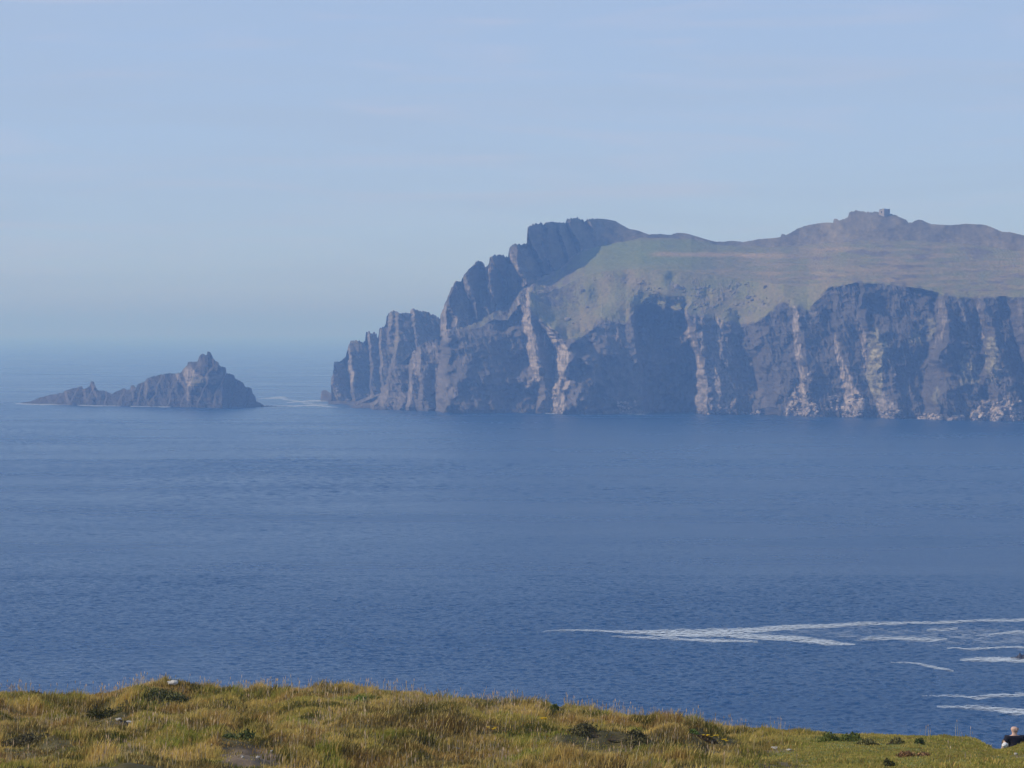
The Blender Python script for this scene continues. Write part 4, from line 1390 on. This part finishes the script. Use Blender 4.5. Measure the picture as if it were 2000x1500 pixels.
def skin(name, chains, mat, parent, sub=2, extra=None):
    """chains: list of polylines [(x,y,z,r),...]; points that coincide are shared joints"""
    verts, rad, edges, key = [], [], [], {}
    roots = []
    for ch in chains:
        prev = None
        for k__, (x, y, z, r_) in enumerate(ch):
            kk = (round(x, 4), round(y, 4), round(z, 4))
            if kk not in key:
                key[kk] = len(verts)
                verts.append((x, y, z))
                rad.append(r_)
                if k__ == 0:
                    roots.append(key[kk])
            i_ = key[kk]
            if prev is not None:
                edges.append((prev, i_))
            prev = i_
    me_ = bpy.data.meshes.new(name)
    me_.from_pydata(verts, edges, [])
    ob_ = bpy.data.objects.new(name, me_)
    COL.objects.link(ob_)
    md = ob_.modifiers.new('skin', 'SKIN')
    md.use_smooth_shade = True
    me_.skin_vertices.new() if not me_.skin_vertices else None
    for i_, r_ in enumerate(rad):
        sv_ = me_.skin_vertices[0].data[i_]
        sv_.radius = (r_, r_) if not isinstance(r_, tuple) else r_
        sv_.use_root = i_ in roots
    ms = ob_.modifiers.new('sub', 'SUBSURF')
    ms.levels = ms.render_levels = sub
    dg = bpy.context.evaluated_depsgraph_get()
    nm = bpy.data.meshes.new_from_object(ob_.evaluated_get(dg))
    bpy.data.objects.remove(ob_)
    nm.name = name
    if extra:
        bm_ = bmesh.new()
        bm_.from_mesh(nm)
        extra(bm_)
        bm_.to_mesh(nm)
        bm_.free()
    nm.materials.clear()
    nm.materials.append(mat)
    nm.polygons.foreach_set('use_smooth', [True] * len(nm.polygons))
    return link(name, nm, parent)


def ellip(bm_, c, r_, rot=None, seg=10):
    q_ = bmesh.ops.create_uvsphere(bm_, u_segments=seg, v_segments=max(6, seg - 2), radius=1.0)
    for v_ in q_['verts']:
        p_ = Vector((v_.co.x * r_[0], v_.co.y * r_[1], v_.co.z * r_[2]))
        if rot is not None:
            p_ = rot @ p_
        v_.co = p_ + Vector(c)


pY = 66.6
# the seated figure: origin on the ground under the hips, facing the sea (+Y), head turned to the right
ptop = float(z_at(1418.5, pY))
pX = float(a_of(1981.5, 1430)) * pY
person = bpy.data.objects.new('person', None)
COL.objects.link(person)
PH = .865
gz = ptop - PH + .05
person.location = (pX, pY, gz)
tag(person, 'bald person in a dark short sleeved top sitting just over the brow', 'person')
hd = Matrix.Rotation(R(-55), 3, 'Z')      # head turned to the right


def hp(x, y, z):
    p_ = hd @ Vector((x, y, z))
    return (p_.x, p_.y + .015, p_.z)


def face(bm_):
    ellip(bm_, hp(0, .105, .735), (.016, .022, .026), hd)              # nose
    ellip(bm_, hp(.082, -.005, .740), (.012, .028, .036), hd)          # ears
    ellip(bm_, hp(-.082, -.005, .740), (.012, .028, .036), hd)
    for s_ in (-1, 1):
        ellip(bm_, hp(.033 * s_, .088, .762), (.017, .010, .010), hd)  # brow / eye
    ellip(bm_, hp(0, .092, .690), (.027, .010, .008), hd)              # lips


def arm(s_, hand):
    sh_ = (s_ * .185, -.02, .545, .055)
    el = (s_ * .275, -.05, .31, .043)
    wr = (*hand, .028)
    return [(0, 0, .53, .105), sh_, (s_ * .228, -.045, .42, .048), el, ((el[0] + wr[0]) / 2, (el[1] + wr[1]) / 2, (el[2] + wr[2]) / 2, .037), wr]


lh = (-.235, .10, .13)
rh = (.20, .14, .13)


def hand_ch(s_, wr):
    x, y, z = wr
    px_ = (x, y + .075, z - .025)
    ch = [[(x, y, z, .028), (x, y + .04, z - .012, .033), (*px_, .033)]]
    for j_, (ox, L_) in enumerate(((-.028, .062), (-.010, .072), (.009, .068), (.027, .052))):
        ch.append([(x + ox, y + .06, z - .022, .010), (x + ox * 1.15, y + .085 + L_ * .35, z - .025, .0095), (x + ox * 1.2, y + .085 + L_ * .75, z - .045, .0085), (x + ox * 1.2, y + .085 + L_, z - .068, .007)])
    ch.append([(x - s_ * .025, y + .025, z - .012, .012), (x - s_ * .05, y + .055, z - .02, .011), (x - s_ * .058, y + .085, z - .032, .009)])
    return ch


def leg(s_):
    return [(0, 0, .12, .12), (s_ * .09, .06, .12, .085), (s_ * .14, .26, .30, .075), (s_ * .15, .44, .43, .062), (s_ * .15, .50, .25, .052), (s_ * .15, .53, .08, .042), (s_ * .15, .56, .02, .036), (s_ * .16, .68, -.02, .036)]


body = [[(0, 0, .12, .12), (0, -.03, .30, .115), (0, 0, .53, .105), (0, .0, .62, .055), (0, .008, .665, .056), (0, .012, .715, .082), (0, .012, .765, .088), (0, .006, .805, .066)], arm(-1, lh), arm(1, rh), leg(-1), leg(1)]
body += hand_ch(-1, lh) + hand_ch(1, rh)
skin('body', body, M_SKIN, person, 2, face)
tee = [[(0, -.005, .14, .128), (0, -.035, .30, .130), (0, -.015, .44, .125), (0, 0, .525, .118), (0, .002, .592, .082), (0, .004, .618, .062)],
       [(0, 0, .525, .112), (-.185, -.02, .560, .074), (-.222, -.042, .430, .066)], [(0, 0, .525, .112), (.185, -.02, .560, .074), (.222, -.042, .430, .066)]]
skin('t_shirt', tee, M_TEE, person)
tr_ = [[(0, .0, .12, .135)] + [(x, y, z, r_ + .014) for (x, y, z, r_) in leg(s_)[1:6]] for s_ in (-1, 1)]
skin('trousers', tr_, M_TROU, person)
for s_ in (-1, 1):
    skin('shoe', [[(s_ * .15, .52, -.005, .046), (s_ * .153, .60, -.03, .045), (s_ * .16, .70, -.04, .042), (s_ * .163, .76, -.042, .030)]], M_SHOE, person)

# crumpled white cloth on the grass beside the person's left elbow
cY = 66.0
cX = float(a_of(1963, 1455)) * cY
bm = bmesh.new()
bmesh.ops.create_icosphere(bm, subdivisions=4, radius=1.0)
for v_ in bm.verts:
    c_ = v_.co.copy()
    n_ = fbm(np.array([c_.x * 1.8]), np.array([c_.y * 1.8]), np.array([c_.z * 1.8 + 3]), 4)[0]
    v_.co = Vector((c_.x * .065, c_.y * .055, c_.z * .055)) * (1 + .38 * n_)
clo = bm_obj('white_cloth', bm, M_CLOTH, None, True)
clo.location = (cX, cY, float(z_at(1455.5, cY)))
tag(clo, 'crumpled white cloth on the brow beside the seated person', 'cloth')
print('PERSON ground', gz, float(ground_z(pX, pY)), 'cloth', clo.location.z, float(ground_z(cX, cY)))

# ------------------------------------------------------------------ render settings
vs = SC.view_settings
vs.view_transform = 'Standard'
vs.look = 'None'
vs.exposure = 0.06
vs.gamma = 1.0
SC.render.engine = 'CYCLES'
cy = SC.cycles
cy.use_denoising = True
cy.denoiser = 'OPENIMAGEDENOISE'
cy.max_bounces = 6
cy.diffuse_bounces = 3
cy.glossy_bounces = 3
cy.transmission_bounces = 3
cy.transparent_max_bounces = 8
cy.volume_bounces = 1
